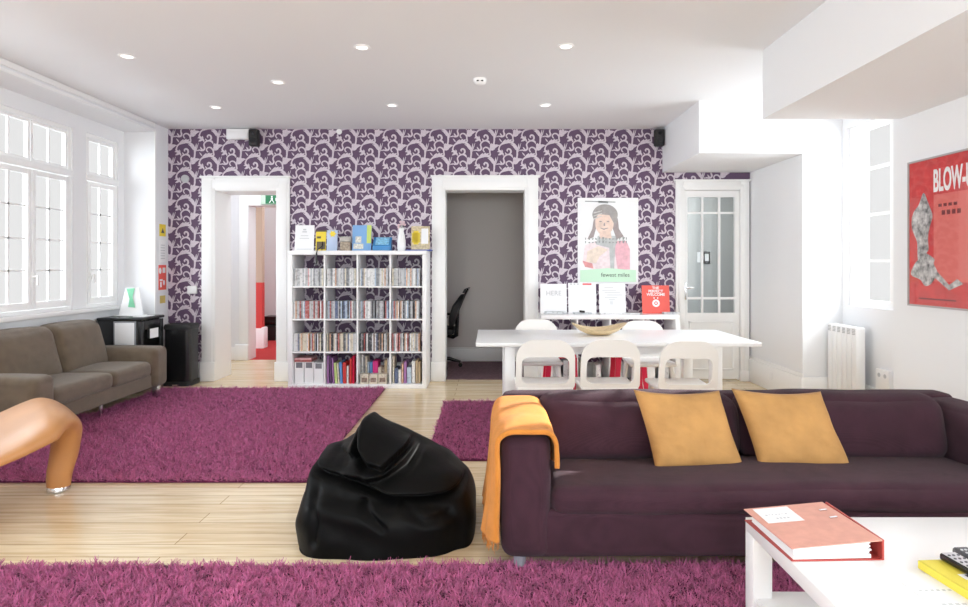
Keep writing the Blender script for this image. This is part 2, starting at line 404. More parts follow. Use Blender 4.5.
# scroll pattern: strokes traced in a .53 x .32 m half-drop repeat, cut to the wall's panels
S = .53/565.0
def cr_spline(P, n=5):
    P = [np.array(p, float) for p in P]; out = []
    Q = [2*P[0]-P[1]]+P+[2*P[-1]-P[-2]]
    for i in range(1, len(Q)-2):
        for k in range(n):
            t = k/n; a, b_, c, d = Q[i-1], Q[i], Q[i+1], Q[i+2]
            out.append(.5*((2*b_)+(-a+c)*t+(2*a-5*b_+4*c-d)*t*t+(-a+3*b_-3*c+d)*t**3))
    out.append(P[-1]); return out
strokes = [  # (x, y, half width) in the tracing's pixels
    [(300, 262, 4), (303, 225, 8), (330, 194, 10), (385, 178, 10), (430, 172, 10), (478, 192, 12), (508, 228, 12), (521, 285, 11), (518, 345, 10), (505, 372, 9), (478, 415, 8), (467, 455, 9), (472, 495, 9), (455, 520, 6)],
    # leafy crest over the arch
    [(325, 195, 5), (352, 172, 13), (372, 150, 10), (380, 135, 2)], [(352, 190, 5), (385, 165, 14), (408, 145, 11), (420, 130, 2)], [(385, 183, 5), (420, 160, 14), (442, 145, 10), (456, 138, 2)], [(420, 180, 5), (455, 168, 12), (480, 160, 2)],
    [(450, 186, 3), (485, 205, 10), (512, 252, 8)], [(438, 196, 2), (470, 214, 8), (505, 262, 6)], [(541, 186, 2), (536, 225, 8), (522, 270, 7)], [(568, 178, 2), (552, 230, 5), (528, 290, 6)],
    # big leaf on the stem
    [(470, 442, 4), (486, 405, 20), (508, 378, 22), (530, 362, 3)], [(484, 430, 4), (510, 405, 20), (545, 384, 18), (584, 378, 2)], [(470, 432, 4), (500, 428, 14), (532, 420, 3)], [(478, 400, 4), (478, 372, 10), (490, 352, 2)],
    # small leaf at the left
    [(300, 232, 5), (294, 262, 9), (312, 285, 15), (330, 298, 12), (348, 318, 10), (352, 338, 3)], [(276, 290, 2), (300, 284, 11), (325, 298, 12)], [(286, 330, 3), (308, 318, 12), (335, 310, 8)], [(330, 262, 2), (338, 282, 9), (335, 300, 8)],
    [(466, 362, 3), (454, 337, 11), (428, 322, 11), (400, 324, 9), (368, 342, 9), (353, 372, 9), (362, 412, 10), (350, 436, 10), (318, 441, 9), (290, 430, 3)],
    [(425, 320, 8), (443, 294, 11), (437, 264, 11), (413, 253, 10), (397, 268, 9), (404, 284, 7)],
    [(470, 470, 6), (464, 436, 9), (440, 409, 9), (408, 405, 8), (386, 428, 8), (396, 455, 7), (408, 460, 4)],
    [(346, 440, 3), (322, 420, 9), (310, 398, 2)], [(330, 508, 3), (318, 490, 8), (298, 466, 2)], [(300, 445, 3), (278, 440, 7), (262, 448, 2)],
    [(372, 402, 2), (366, 420, 7), (352, 440, 6)], [(398, 325, 4), (382, 312, 7), (372, 296, 2)],
]
quads = []
for st in strokes:
    c = cr_spline(st, 4)
    L_, R_ = [], []
    for i, p in enumerate(c):
        t = c[min(i+1, len(c)-1)][:2]-c[max(i-1, 0)][:2]; t = t/(np.linalg.norm(t)+1e-9); nrm = np.array([-t[1], t[0]])
        L_.append(p[:2]+nrm*p[2]*1.0); R_.append(p[:2]-nrm*p[2]*1.0)
    for i in range(len(c)-1):
        Q = np.array([L_[i], L_[i+1], R_[i+1], R_[i]]); ce = Q.mean(0); Q = Q[np.argsort(np.arctan2(Q[:, 1]-ce[1], Q[:, 0]-ce[0]))]
        quads.append(list(Q))
quads = [np.array([((q[0]-415)*S, -(q[1]-290)*S) for q in Q]) for Q in quads]
def clip(poly, x0, x1, z0, z1):
    for ax, lim, sg in ((0, x0, 1), (0, x1, -1), (1, z0, 1), (1, z1, -1)):
        out = []
        for i in range(len(poly)):
            a, c = poly[i-1], poly[i]; da, dc = sg*(a[ax]-lim), sg*(c[ax]-lim)
            if (da >= 0) != (dc >= 0): t = da/(da-dc); out.append((a[0]+(c[0]-a[0])*t, a[1]+(c[1]-a[1])*t))
            if dc >= 0: out.append((c[0], c[1]))
        poly = out
        if len(poly) < 3: return None
    return poly
V, Fc = [], []
colx = .2648; cx0 = (290+415/12.1-489)/87.0; cz0 = HC+(265-(128+290/12.1))/87.0
for ci in range(-14, 18):
    mx_ = cx0+ci*colx
    if mx_ < XL-.4 or mx_ > XR+.4: continue
    for rj in range(-10, 14):
        mz = cz0+(rj+.5*(ci % 2))*.3175
        if mz < -.3 or mz > ZC+.35: continue
        for qi, q in enumerate(quads):
            P = q+np.array([mx_, mz]); lo, hi = P.min(0), P.max(0)
            for (x0, x1, z0, z1) in rects:
                if hi[0] < x0 or lo[0] > x1 or hi[1] < z0 or lo[1] > z1: continue
                r_ = clip([tuple(p) for p in P], x0, x1, z0, z1)
                if r_:
                    k = len(V); V += [(p[0], YB-.0008-.00003*qi, p[1]) for p in r_]; Fc.append(list(range(k, k+len(r_))))
me = np_mesh(V, Fc, SILVER_PAPER, None); o = put('wallpaper_scrolls', me, wall_back)

# baseboards
b = B()
for x0, x1 in ((XL+.02, -3.33), (-2.29, -.68), (.595, 2.08)): b.box(x0, x1, YB-.02, YB, 0, .195, .005); b.box(x0, x1, YB-.012, YB, .195, .215, .003)
struct(b.build('baseboard_back', W_TRIM))
b = B(); b.box(XR-.028, XR, 5.90, YB-.03, 0, .26, .005); b.box(XR-.018, XR, 5.90, YB-.03, .26, .295, .005)
b.box(XR-.028, XR, 2.0, 4.60, 0, .26, .005); b.box(XR-.03, 3.38, 5.905, 5.93, 0, .26, .004); b.box(3.355, 3.38, 4.62, 5.90, 0, .26, .004)
struct(b.build('baseboard_right', W_TRIM))

def casing(n, x0, x1, zt, w, depth, wtop, plinth=.22):
    d = thing('door_%d' % n, None, None, ((x0+x1)/2, YB, 0), kind='structure')
    b = B(); y0 = YB-.03
    for a, c in ((x0-w, x0), (x1, x1+w)):
        b.box(a, c, y0, YB, 0, zt+wtop, .006); b.box(a+.03, c-.03, y0-.010, y0+.004, plinth, zt+wtop-.03, .004)
        b.box(a-.012, c+.004 if a < x0-.01 else c+.012, y0-.022, YB, 0, plinth, .006)
    b.box(x0, x1, y0, YB, zt, zt+wtop, .006); b.box(x0-.028, x1+.028, y0-.009, y0+.004, zt+.03, zt+wtop-.031, .004)
    b.box(x0-w-.015, x1+w+.015, y0-.02, YB, zt+wtop, zt+wtop+.02, .005)
    b.build('door_casing', W_TRIM, d)
    b = B(); b.box(x0-.03, x0, YB, YB+depth, 0, zt); b.box(x1, x1+.03, YB, YB+depth, 0, zt); b.box(x0-.03, x1+.03, YB, YB+depth, zt, zt+.03)
    b.build('door_lining', W_TRIM, d)
    return d
door1 = casing(1, *D1, .155, .42, .15)
door2 = casing(2, *D2, .155, .25, .15)
door3 = casing(3, *D3, .10, .2, .10, .12)
# glazed door leaf in the third opening
leaf = B(); y0, y1 = YB+.01, YB+.05; X0, X1 = D3[0]+.004, D3[1]-.004; zt = D3[2]-.004
colsX = [(2.287, 2.448), (2.471, 2.642), (2.667, 2.83)]; rowsZ = [(.778, .933), (.960, 1.918), (1.942, 2.112)]
leaf.box(X0, colsX[0][0], y0, y1, .02, zt); leaf.box(colsX[2][1], X1, y0, y1, .02, zt)
leaf.box(colsX[0][0], colsX[2][1], y0, y1, .02, rowsZ[0][0]); leaf.box(colsX[0][0], colsX[2][1], y0, y1, rowsZ[2][1], zt)
for i in (0, 1): leaf.box(colsX[i][1], colsX[i+1][0], y0+.005, y1-.005, rowsZ[0][0], rowsZ[2][1]); leaf.box(colsX[0][0], colsX[2][1], y0+.006, y1-.006, rowsZ[i][1], rowsZ[i+1][0])
leaf.box(2.30, 2.815, y0-.008, y0+.004, .12, .14, .003); leaf.box(2.30, 2.815, y0-.008, y0+.004, .66, .68, .003); leaf.box(2.30, 2.32, y0-.008, y0+.004, .12, .68, .003); leaf.box(2.795, 2.815, y0-.008, y0+.004, .12, .68, .003)
lf = leaf.build('door_leaf', W_TRIM, door3)
p = B(); p.box(2.287, 2.83, YB+.028, YB+.032, .778, 2.112); p.build('door_pane', glass_mat('door_glass', (.95, .96, .955), .05), lf)
h = B(); h.box(2.252, 2.278, y0-.008, y0, .93, 1.13, .003); h.cyl((2.265, y0, 1.07), (2.265, y0-.05, 1.07), .010); h.box(2.262, 2.35, y0-.055, y0-.04, 1.06, 1.08, .006)
h.build('door_handle', CHROME, lf)

# hallway beyond the first doorway
HW = W_WALL
b = B(); b.box(-4.3, -4.2, 7.33, 8.70, 0, 2.6); struct(b.build('wall_hall_left', HW))
b = B(); b.box(-1.75, -1.65, 7.33, 11.6, 0, 2.6); struct(b.build('wall_hall_right', HW))
b = B(); b.box(-4.3, -1.65, 7.33, 11.6, 2.6, 2.7); struct(b.build('ceiling_hall', W_CEIL))
b = B(); b.box(-4.2, -3.37, 8.70, 8.95, 0, 2.6); b.box(-3.37, -2.40, 8.70, 8.95, 2.16, 2.6); b.box(-2.40, -1.75, 8.70, 8.95, 0, 2.6); struct(b.build('wall_hall_far', HW))
b = B()
b.box(-3.50, -3.37, 8.67, 8.70, 0, 2.30, .006); b.box(-2.40, -2.27, 8.67, 8.70, 0, 2.30, .006); b.box(-3.37, -2.40, 8.67, 8.70, 2.16, 2.30, .006)
b.box(-3.385, -3.365, 8.70, 8.95, 0, 2.16); b.box(-3.55, -3.36, 8.64, 8.70, 0, .22, .01); b.box(-4.2, -3.55, 8.68, 8.70, 0, .18, .005)
b.box(-4.1, -3.95, 8.685, 8.70, .9, .95, .003); b.box(-4.1, -4.07, 8.685, 8.70, .25, .9); b.box(-3.70, -3.67, 8.685, 8.70, .25, 2.3, .003); b.box(-4.1, -3.67, 8.685, 8.70, 1.2, 1.23, .003)
struct(b.build('trim_hall_doorway', W_TRIM))
b = B(); b.box(-5.2, -1.65, 8.70, 11.6, -.1, 0); struct(b.build('floor_red_carpet', mat('red_carpet', (.50, .03, .03), .95, bump=(200, .5))))
b = B(); b.box(-5.2, -1.65, 11.5, 11.6, 0, 2.6); b.box(-5.3, -5.2, 8.95, 11.6, 0, 2.6); struct(b.build('wall_far_room', HW))
b = B(); b.box(-5.2, -3.62, 9.9, 10.0, 1.05, 2.6); struct(b.build('wall_beige_partition', mat('beige_wall', (.50, .38, .29), .8)))
b = B(); b.box(-5.2, -3.62, 9.9, 10.0, .32, 1.05); struct(b.build('wall_red_dado', mat('red_wall', (.55, .03, .025), .6)))
b = B(); b.box(-5.2, -3.60, 9.86, 10.02, 0, .32, .01); b.box(-3.63, -3.57, 9.86, 10.02, 0, .34, .02); struct(b.build('baseboard_far_room', W_TRIM))
area('hall_fill_light', (-3.0, 7.95, 2.58), (0, 0, -1), 1.0, .8, 15, (.93, .96, 1))  # added fill that brightens the hallway; no fitting known here
area('far_room_fill_light', (-2.7, 10.4, 2.58), (0, 0, -1), 1.2, 1.2, 24, (.93, .96, 1))  # added fill to lift the far room; not a known fixture
# grey office beyond the second doorway
b = B(); b.box(-1.65, 1.35, 8.54, 8.64, 0, 2.7); struct(b.build('wall_office_far', GREY_WALL))
b = B(); b.box(-1.65, -1.60, 7.33, 8.54, 0, 2.7); struct(b.build('wall_office_left', GREY_WALL))
b = B(); b.box(1.30, 1.35, 7.33, 8.54, 0, 2.7); struct(b.build('wall_office_right', GREY_WALL))
b = B(); b.box(-1.65, 1.35, 7.33, 8.64, 2.7, 2.8); struct(b.build('ceiling_office', W_CEIL))
b = B(); b.box(-1.60, 1.30, 8.515, 8.54, 0, .17, .004); b.box(-1.60, 1.30, 8.525, 8.54, .17, .195, .004); struct(b.build('baseboard_office', W_TRIM))
b = B(); b.box(-1.60, 1.30, 7.20, 8.52, 0, .008); struct(b.build('floor_office_carpet', mat('plum_carpet', (.20, .12, .145), .95, vary=(30, .2), bump=(220, .6))))
# grey room beyond the glazed door
GR = mat('pale_grey_room', (.44, .445, .44), .8)
b = B(); b.box(1.35, 4.2, 9.6, 9.7, 0, 2.7); b.box(1.35, 1.40, 7.33, 9.6, 0, 2.7); b.box(4.1, 4.2, 7.33, 9.6, 0, 2.7); struct(b.build('wall_side_room', GR))
b = B(); b.box(1.35, 4.2, 7.33, 9.6, 2.7, 2.8); struct(b.build('ceiling_side_room', W_CEIL))
b = B(); b.box(1.35, 4.2, 7.33, 9.7, -.1, 0); struct(b.build('floor_side_room', GR))
area('side_room_fill_light', (2.9, 8.6, 2.66), (0, 0, -1), .8, .8, 22, (.96, 1, .99))  # invented ceiling source, brightens the room behind the glazed door
pic = thing('framed_picture', 'small black and white picture on the grey wall seen through the glazed door', 'picture', (3.30, 9.6, 1.38))
b = B(); b.box(3.31, 3.42, 9.58, 9.6, 1.35, 1.54, .003); b.build('frame', BLACK, pic)
b = B(); b.box(3.335, 3.395, 9.575, 9.58, 1.39, 1.50); b.build('print', PAPER, pic)
b = B(); b.box(3.22, 3.30, 9.59, 9.6, 1.37, 1.53); tag(b.build('notice', PAPER), 'white paper notice beside the small black picture behind the glazed door', 'notice')

# radiator and outlet in the niche
r = thing('radiator', 'white panel radiator of upright columns in the sunlit window niche', 'radiator', (3.27, 5.64, .12))
for k in range(6):
    y = 5.43+.0775*k
    b = B(); b.box(3.215, 3.30, y, y+.070, .14, .78, .012, 3)
    o = b.build('column', W_FURN, r)
    g = B(); 
    for j in range(4): g.box(3.212, 3.216, y+.012, y+.058, .715+.013*j, .722+.013*j)
    g.build('grille', mat('grille_grey', (.45, .45, .45), .5) if 'grille_grey' not in bpy.data.materials else bpy.data.materials['grille_grey'], o)
b = B(); b.cyl((3.26, 5.42, .17), (3.26, 5.91, .17), .015); b.cyl((3.26, 5.42, .17), (3.26, 5.36, .17), .011); b.cyl((3.26, 5.36, .17), (3.26, 5.36, 0), .011); b.box(3.24, 3.38, 5.60, 5.66, .3, .33); b.build('pipe', W_TRIM, r)
r = thing('wall_outlet', 'small white double outlet box below the window, right of the radiator', 'outlet', (3.37, 5.27, .32))
b = B(); b.box(3.34, 3.38, 5.18, 5.36, .26, .44, .008); b.build('box', W_FURN, r)
for y in (5.23, 5.31): b = B(); b.cyl((3.338, y, .39), (3.345, y, .39), .018); b.build('socket', INK_G, r)
b = B(); b.box(2.966, 2.972, 6.50, 6.56, .12, .20, .003); tag(b.build('wall_outlet', W_FURN), 'small white outlet on the tall baseboard by the glazed door', 'outlet')

# ------------------------------------------------------------------ ceiling fittings
LAMP = mat('lamp_glow', (1, 1, 1), .5, emit=((1, .96, .9), 1.2))
def on_ceiling(x, y): d = F*(ZC-HC)/(265-y); return (x-489)*d/F, d
sp = [(127, 56, 'nearest the windows, in front of the speaker'), (216, 107, 'above the left doorway'), (278, 82, 'between the left doorway and the bookcase'), (362, 47, 'nearest the camera above the beanbag'),
      (392, 105, 'above the right half of the bookcase'), (545, 105, 'in front of the wall above the tall poster'), (566, 46, 'nearest the near lowered beam')]
dl = thing('downlight', 'recessed ceiling downlight '+sp[0][2], 'light', (0, 0, 0), group='recessed downlights')
b = B(); n = 24; ri = [(.042*math.cos(2*PI*i/n), .042*math.sin(2*PI*i/n)) for i in range(n)]; ro = [(.060*math.cos(2*PI*i/n), .060*math.sin(2*PI*i/n)) for i in range(n)]
b.ring_plate(ro, ri, .006, lambda a, c, d: (a, c, -d)); b.build('trim_ring', W_TRIM, dl)
b = B(); b.cyl((0, 0, -.001), (0, 0, -.004), .041); b.build('lamp', LAMP, dl)
for i, (x, y, w) in enumerate(sp):
    X, Y = on_ceiling(x, y)
    if i == 0: dl.location = (X, Y, ZC)
    else: copy_tree(dl, 'recessed ceiling downlight '+w, None, (X, Y, ZC))
X, Y = on_ceiling(480, 79)
s_ = thing('smoke_detector', 'round white smoke detector on the ceiling above the middle doorway', 'smoke detector', (X, Y, ZC))
b = B(); b.lathe((X, Y, ZC), [(.055, 0), (.055, -.02), (.048, -.035), (.03, -.048), (.01, -.05)]); b.build('body', W_TRIM, s_)
b = B(); b.box(X-.028, X-.008, Y-.052, Y-.040, ZC-.032, ZC-.022); b.box(X+.008, X+.028, Y-.052, Y-.040, ZC-.032, ZC-.022); b.build('vent', BLACK, s_)
e = thing('emergency_light', 'white box emergency light high on the wall above the left doorway', 'light', (-2.86, YB, 2.78))
b = B(); b.box(-3.0, -2.73, YB-.06, YB, 2.765, 2.885, .01); b.build('housing', W_FURN, e)
b = B(); b.box(-2.985, -2.745, YB-.075, YB-.058, 2.775, 2.845, .008); b.build('diffuser', PAPER, e)
def speaker(x, z, label):
    s = thing('wall_speaker', label, 'speaker', (x, YB, z), group='black wall speakers')
    b = B(); b.box(x-.05, x+.055, YB-.13, YB-.04, z, z+.19, .015); b.build('cabinet', BLACK_MATTE, s)
    b = B(); b.cyl((x, YB-.132, z+.065), (x, YB-.128, z+.065), .035); b.cyl((x, YB-.132, z+.14), (x, YB-.128, z+.14), .018); b.build('grille', BLACK, s)
    b = B(); b.box(x-.012, x+.012, YB-.05, YB, z+.08, z+.12); b.build('bracket', BLACK, s)
speaker(-2.67, 2.68, 'black wall speaker beside the white emergency light')
speaker(1.93, 2.68, 'black wall speaker tucked beside the lowered ceiling beam')
b = B(); b.cyl((-1.72, YB-.03, 2.86), (-1.72, YB, 2.86), .03); tag(b.build('motion_sensor', W_TRIM), 'small white round sensor on the wall just under the ceiling', 'sensor')
b = B(); b.box(-3.46, -3.35, YB-.03, YB, 1.0, 1.09, .01); tag(b.build('thermostat', W_FURN), 'small white wall control on the wallpaper left of the left doorway', 'wall control')
b = B(); b.cyl((-3.49, YB-.02, 2.32), (-3.49, YB, 2.32), .045); tag(b.build('wall_disc', INK_G), 'small round grey disc fixed on wallpaper beside the top of the left doorway', 'alarm')
# exit sign
ex = thing('exit_sign', 'green and white running-figure exit sign hung above the hallway doorway', 'sign', (-3.02, 8.62, 2.2))
b = B(); b.box(-3.17, -2.84, 8.60, 8.66, 2.17, 2.31, .004); b.build('case', mat('sign_case', (.5, .62, .52), .5), ex)
b = B(); b.box(-3.10, -2.92, 8.596, 8.60, 2.18, 2.30); b.build('panel', mat('exit_green', (.01, .16, .06), .5), ex)
b = B(); f_ = lambda a, c, d: (-3.01+a, 8.594-d*.5, 2.24+c)
b.prism([(.02*math.cos(t*PI/5)*.6, .036+.02*.6*math.sin(t*PI/5)) for t in range(10)], .002, f_)
b.prism([(-.014, .02), (.014, .02), (.010, -.012), (-.012, -.012)], .002, f_); b.prism([(-.012, -.008), (0, -.008), (-.03, -.05), (-.04, -.045)], .002, f_); b.prism([(0, -.008), (.01, -.008), (.035, -.045), (.025, -.05)], .002, f_)
b.prism([(.05, .02), (.09, .02), (.09, -.02), (.05, -.02)], .002, f_)
b.build('pictogram', PAPER, ex)
# wall signs on the pier
def pier_sign(name, z0, z1, y0, y1, m, label):
    t = thing(name, label, 'sign', (XL, (y0+y1)/2, z0)); b = B(); b.box(XL, XL+.004, y0, y1, z0, z1); b.build('plate', m, t); return t
YSG = [6.94, 7.07]
t = pier_sign('warning_sign', 1.655, 1.79, *YSG, YELLOW, 'yellow warning sticker at the top of the signs on the white pier')
b = B(); b.prism([(6.97, 1.69), (7.04, 1.69), (7.005, 1.75)], .001, lambda a, c, d: (XL+.004+d, a, c)); b.build('symbol', INK, t)
t = pier_sign('notice', 1.36, 1.61, *YSG, PAPER, 'white printed notice between the yellow and red signs on the pier'); t['category'] = 'notice'
b = B()
for k in range(6): b.box(XL+.004, XL+.005, 6.96, 7.05, 1.40+.03*k, 1.408+.03*k)
b.build('print', INK_G, t)
t = pier_sign('fire_sign', 1.05, 1.33, 6.92, 7.08, REDSIGN, 'red fire safety sign with white symbols on the white pier')
b = B(); f_ = lambda a, c, d: (XL+.004+d, a, c)
b.prism([(6.95+.028*math.cos(i*PI/6), 1.265+.035*math.sin(i*PI/6)) for i in range(12)], .001, f_); b.box(XL+.004, XL+.005, 7.0, 7.06, 1.24, 1.30); b.box(XL+.004, XL+.005, 6.94, 7.0, 1.15, 1.17); b.box(XL+.004, XL+.005, 6.95, 6.98, 1.08, 1.14); b.prism([(7.03+.022*math.cos(i*PI/6), 1.13+.03*math.sin(i*PI/6)) for i in range(12)], .001, f_)
b.build('symbol', PAPER, t)
t = pier_sign('small_sign', .90, .985, 6.95, 7.06, mat('ochre_sign', (.65, .50, .14), .5), 'small ochre sticker, lowest of the signs on the white pier')

# ------------------------------------------------------------------ rugs
RUGM = mat('plum_shag', (.50, .125, .28), .85, vary=(30, .32), sheen=.2)  # noise mottle paints in the shading between pile clumps
RUGB = mat('plum_backing', (.12, .012, .06), .95)
def rug(x0, x1, y0, y1, label, dens, L=.034, wd=.0042, h=.012):
    b = B(); b.box(x0, x1, y0, y1, .001, h, .004); root = b.build('shag_rug', RUGB)
    tag(root, label, 'rug', 'plum shag rugs')
    n = int((x1-x0)*(y1-y0)*dens)
    X = rng.uniform(x0, x1, n); Y = rng.uniform(y0, y1, n)
    # clumped lean field
    def fld(a, c, s):
        return np.sin(X*41*s+a+2.1*np.sin(Y*23*s+c))*np.cos(Y*37*s+c+1.7*np.sin(X*29*s+a))
    lx = .6*fld(.3, 1.2, 1)+1.3*fld(2.1, .4, 3.1)+rng.normal(0, .4, n)-.1; ly = .6*fld(4.0, 2.2, 1.1)+1.3*fld(1.1, 5, 2.8)+rng.normal(0, .4, n)
    up = rng.uniform(.3, .7, n); nm = np.sqrt(lx**2+ly**2+ (1.25*up)**2)
    Ln = L*rng.uniform(.7, 1.15, n)*(1+.2*fld(.9, 3.3, .8)+.5*fld(1.9, .3, 3.3))
    dx, dy, dz = lx/nm*Ln, ly/nm*Ln, 1.25*up/nm*Ln
    th = rng.uniform(0, 2*PI, n); wx, wy = np.cos(th)*wd/2, np.sin(th)*wd/2
    P = np.empty((n, 4, 3)); z0 = h-.004
    P[:, 0] = np.stack([X-wx, Y-wy, np.full(n, z0)], 1); P[:, 1] = np.stack([X+wx, Y+wy, np.full(n, z0)], 1)
    P[:, 2] = np.stack([X+dx+wx*.6, Y+dy+wy*.6, z0+dz], 1); P[:, 3] = np.stack([X+dx-wx*.6, Y+dy-wy*.6, z0+dz], 1)
    me = bpy.data.meshes.new('pile'); me.vertices.add(4*n); me.vertices.foreach_set('co', P.ravel().astype(np.float32))
    me.loops.add(4*n); me.polygons.add(n); me.loops.foreach_set('vertex_index', np.arange(4*n, dtype=np.int32))
    me.polygons.foreach_set('loop_start', np.arange(0, 4*n, 4, dtype=np.int32)); me.update(calc_edges=True); me.materials.append(RUGM)
    o = put('pile', me, root); o['kind'] = 'stuff'
rug(-3.75, -1.11, 3.78, 5.46, 'plum shag rug in front of the grey sofa, edge by the tan chair', 20000, .036, .005)
rug(-3.50, -1.11, 5.48, 6.635, 'plum shag rug under the far end of the grey sofa, before the bookcase', 15000, .032)
rug(-.43, 1.25, 4.2, 6.0, 'plum shag rug behind the beanbag, running under the dining table', 16000, .032)
rug(-2.75, -.237, 1.55, 2.72, 'plum shag rug along the bottom of the photo, in front of the beanbag', 50000, .030, .0042)
rug(-.232, 2.7, 1.15, 2.735, 'plum shag rug under the white coffee table', 44000, .030, .0042)

# ------------------------------------------------------------------ grey sofa by the window
GREYF = weave('grey_brown_fabric', (.145, .108, .074), 130, big=14, dark=.2)
s = thing('sofa', 'grey-brown two-seat fabric sofa under the left window', 'sofa', (-3.62, 5.32, 0))
SF = -3.27; SBK = -4.0
soft('sofa_base', GREYF, s, SBK, SF-.02, 4.50, 6.22, .13, .26, .02)
for y0, y1 in ((4.66, 5.42), (5.425, 6.03)): soft('seat_cushion', GREYF, s, -3.86, SF, y0, y1, .25, .395, .05, bulge=(0, 0, .02), wr=(.004, 6))
soft('backrest', GREYF, s, SBK, -3.86, 4.62, 6.08, .2, .60, .05, n=12)
for y0, y1 in ((4.66, 5.40), (5.41, 6.05)):
    soft('back_cushion', GREYF, s, -3.98, -3.76, y0, y1, .36, .80, .07, bulge=(.035, 0, .01), wr=(.008, 5), fn=lambda x, y, z: (x-(z-.36)*.26+.09, y, z))
for y0, y1 in ((4.42, 4.65), (6.04, 6.27)):
    soft('armrest', GREYF, s, SBK, SF+.03, y0, y1, .13, .52, .055, bulge=(0, 0, .01), wr=(.003, 5))
for x, y in ((SF-.06, 4.5), (SF-.06, 5.32), (SF-.04, 6.17), (-3.9, 4.5), (-3.9, 6.17)):
    b = B(); w_ = .012 if y == 5.32 else .028; b.box(x-w_, x+w_, y-w_, y+w_, 0.012, .14, .004); b.build('leg', CHROME, s)

# tan sculpted chair
TAN = mat('tan_leather', (.52, .24, .085), .45, vary=(3.5, .10), bump=(60, .12, .003), coat=.08)
c = thing('lounge_chair', 'tan leather sculpted lounge chair with swooping seat and tapering legs', 'chair', (-2.97, 3.27, 0))
half = [(-3.12, .315, .050, .48), (-2.98, .335, .055, .48), (-2.85, .370, .060, .48), (-2.75, .405, .066, .48), (-2.66, .440, .074, .46), (-2.590, .458, .082, .41), (-2.532, .432, .086, .27), (-2.505, .36, .080, .155), (-2.505, .29, .075, .112), (-2.512, .22, .072, .086), (-2.536, .10, .065, .071), (-2.54, .03, .061, .063)]
full = [(-6.24-x, z, t, w) for x, z, t, w in half[::-1]]+half[1:]
sp_ = cr_spline(full, 6); rings = []
for k, p in enumerate(sp_):
    a, e2 = sp_[max(k-1, 0)], sp_[min(k+1, len(sp_)-1)]
    tx, tz = e2[0]-a[0], e2[1]-a[1]; L2 = math.hypot(tx, tz); nx, nz = -tz/L2, tx/L2
    ring = []; ca, sa = math.cos(.74), math.sin(.74); ex0 = p[0]+2.54
    for i in range(36):
        th = 2*PI*i/36; ct, st = math.cos(th), math.sin(th); ex_ = .75 if p[3] > .2 else 1
        u = math.copysign(abs(ct)**ex_, ct)*p[3]; v = math.copysign(abs(st)**.9, st)*p[2]
        if p[3] > .16 and v > 0: v -= .035*(1-(u/p[3])**2)*min(1, (p[3]-.16)/.12)   # dished seat
        e0 = ex0+nx*v; dr = .035*min(1, max(0, p[3]-.2)/.2)*(max(0, -u)/p[3])**2; ring.append((-2.54+e0*ca-u*sa, 3.66+e0*sa+u*ca, p[1]+nz*v-dr))
    rings.append(ring)
b = B(); b.loft(rings); b.build('seat_shell', TAN, c, 60)
for x, y in ((-2.54, 3.66), (-2.54-1.16*math.cos(.74), 3.66-1.16*math.sin(.74))):
    b = B(); b.lathe((x, y, 0), [(.054, .001), (.060, .004), (.061, .014), (.056, .030)]); b.build('foot_cap', CHROME, c)

# ------------------------------------------------------------------ bar fridge, leaflet stand, bin
f = thing('mini_fridge', 'black mini fridge with glass door in the corner beyond the sofa', 'fridge', (-3.79, 6.6, 0))
fx0, fx1, fy0, fy1 = -4.0, -3.55, 6.33, 6.76
b = B(); b.box(fx0, fx1-.04, fy0, fy1, .02, .76, .008); b.build('body', BLACK, f)
b = B(); b.box(fx0-.005, fx1+.01, fy0-.01, fy1+.01, .76, .79, .01); b.build('top', BLACK, f)
b = B()
for a, c_, e0, e1 in ((fy0, fy0+.06, .05, .75), (fy1-.06, fy1, .05, .75), (fy0+.06, fy1-.06, .05, .12), (fy0+.06, fy1-.06, .66, .75)): b.box(fx1-.04, fx1, a, c_, e0, e1, .004)
d = b.build('door', BLACK, f)
b = B(); b.box(fx1-.022, fx1-.016, fy0+.06, fy1-.06, .12, .66); b.build('door_glass', SMOKE, d)
b = B(); b.box(fx1-.006, fx1-.002, 6.50, 6.66, .56, .66); b.build('label', PAPER, d)
b = B(); b.box(fx1, fx1+.012, fy0+.015, fy0+.03, .3, .5, .004); b.build('handle', CHROME, d)
b = B(); b.box(-3.83, -3.60, fy0-.012, fy0, .50, .755, .012); pl = b.build('panel_frame', mat('grey_frame', (.25, .26, .28), .4), f)
b = B(); b.box(-3.815, -3.615, fy0-.016, fy0-.010, .515, .74, .006); b.build('white_panel', PAPER, pl)
l = thing('leaflet_stand', 'white leaflet stand with a green print on top of the black fridge', 'leaflet stand', (-3.78, 6.58, .79))
b = B(); b.box(-3.95, -3.68, 6.52, 6.68, .791, .80, .003); b.build('base', W_FURN, l)
b = B(); b.prism([(-3.92, .80), (-3.66, .80), (-3.72, 1.09), (-3.86, 1.09)], .012, lambda a, c_, d: (a, 6.56+d+(c_-.8)*.1, c_)); b.build('card', PAPER, l)
b = B(); b.prism([(-3.85, 1.08), (-3.76, 1.085), (-3.78, .99), (-3.745, .88), (-3.82, .885), (-3.81, .97)], .002, lambda a, c_, d: (a, 6.555-d+(c_-.8)*.1, c_)); b.build('print', mat('leaflet_green', (.22, .62, .38), .6), l)
b = B(); b.box(-3.68, -3.56, 6.40, 6.60, .791, .80, .002, M=None); tag(b.build('paper_slip', PAPER), 'loose white paper on the corner of the black fridge', 'paper')
t = thing('waste_bin', 'black upright waste bin on the floor beside the left doorway', 'bin', (-3.43, 6.93, 0))
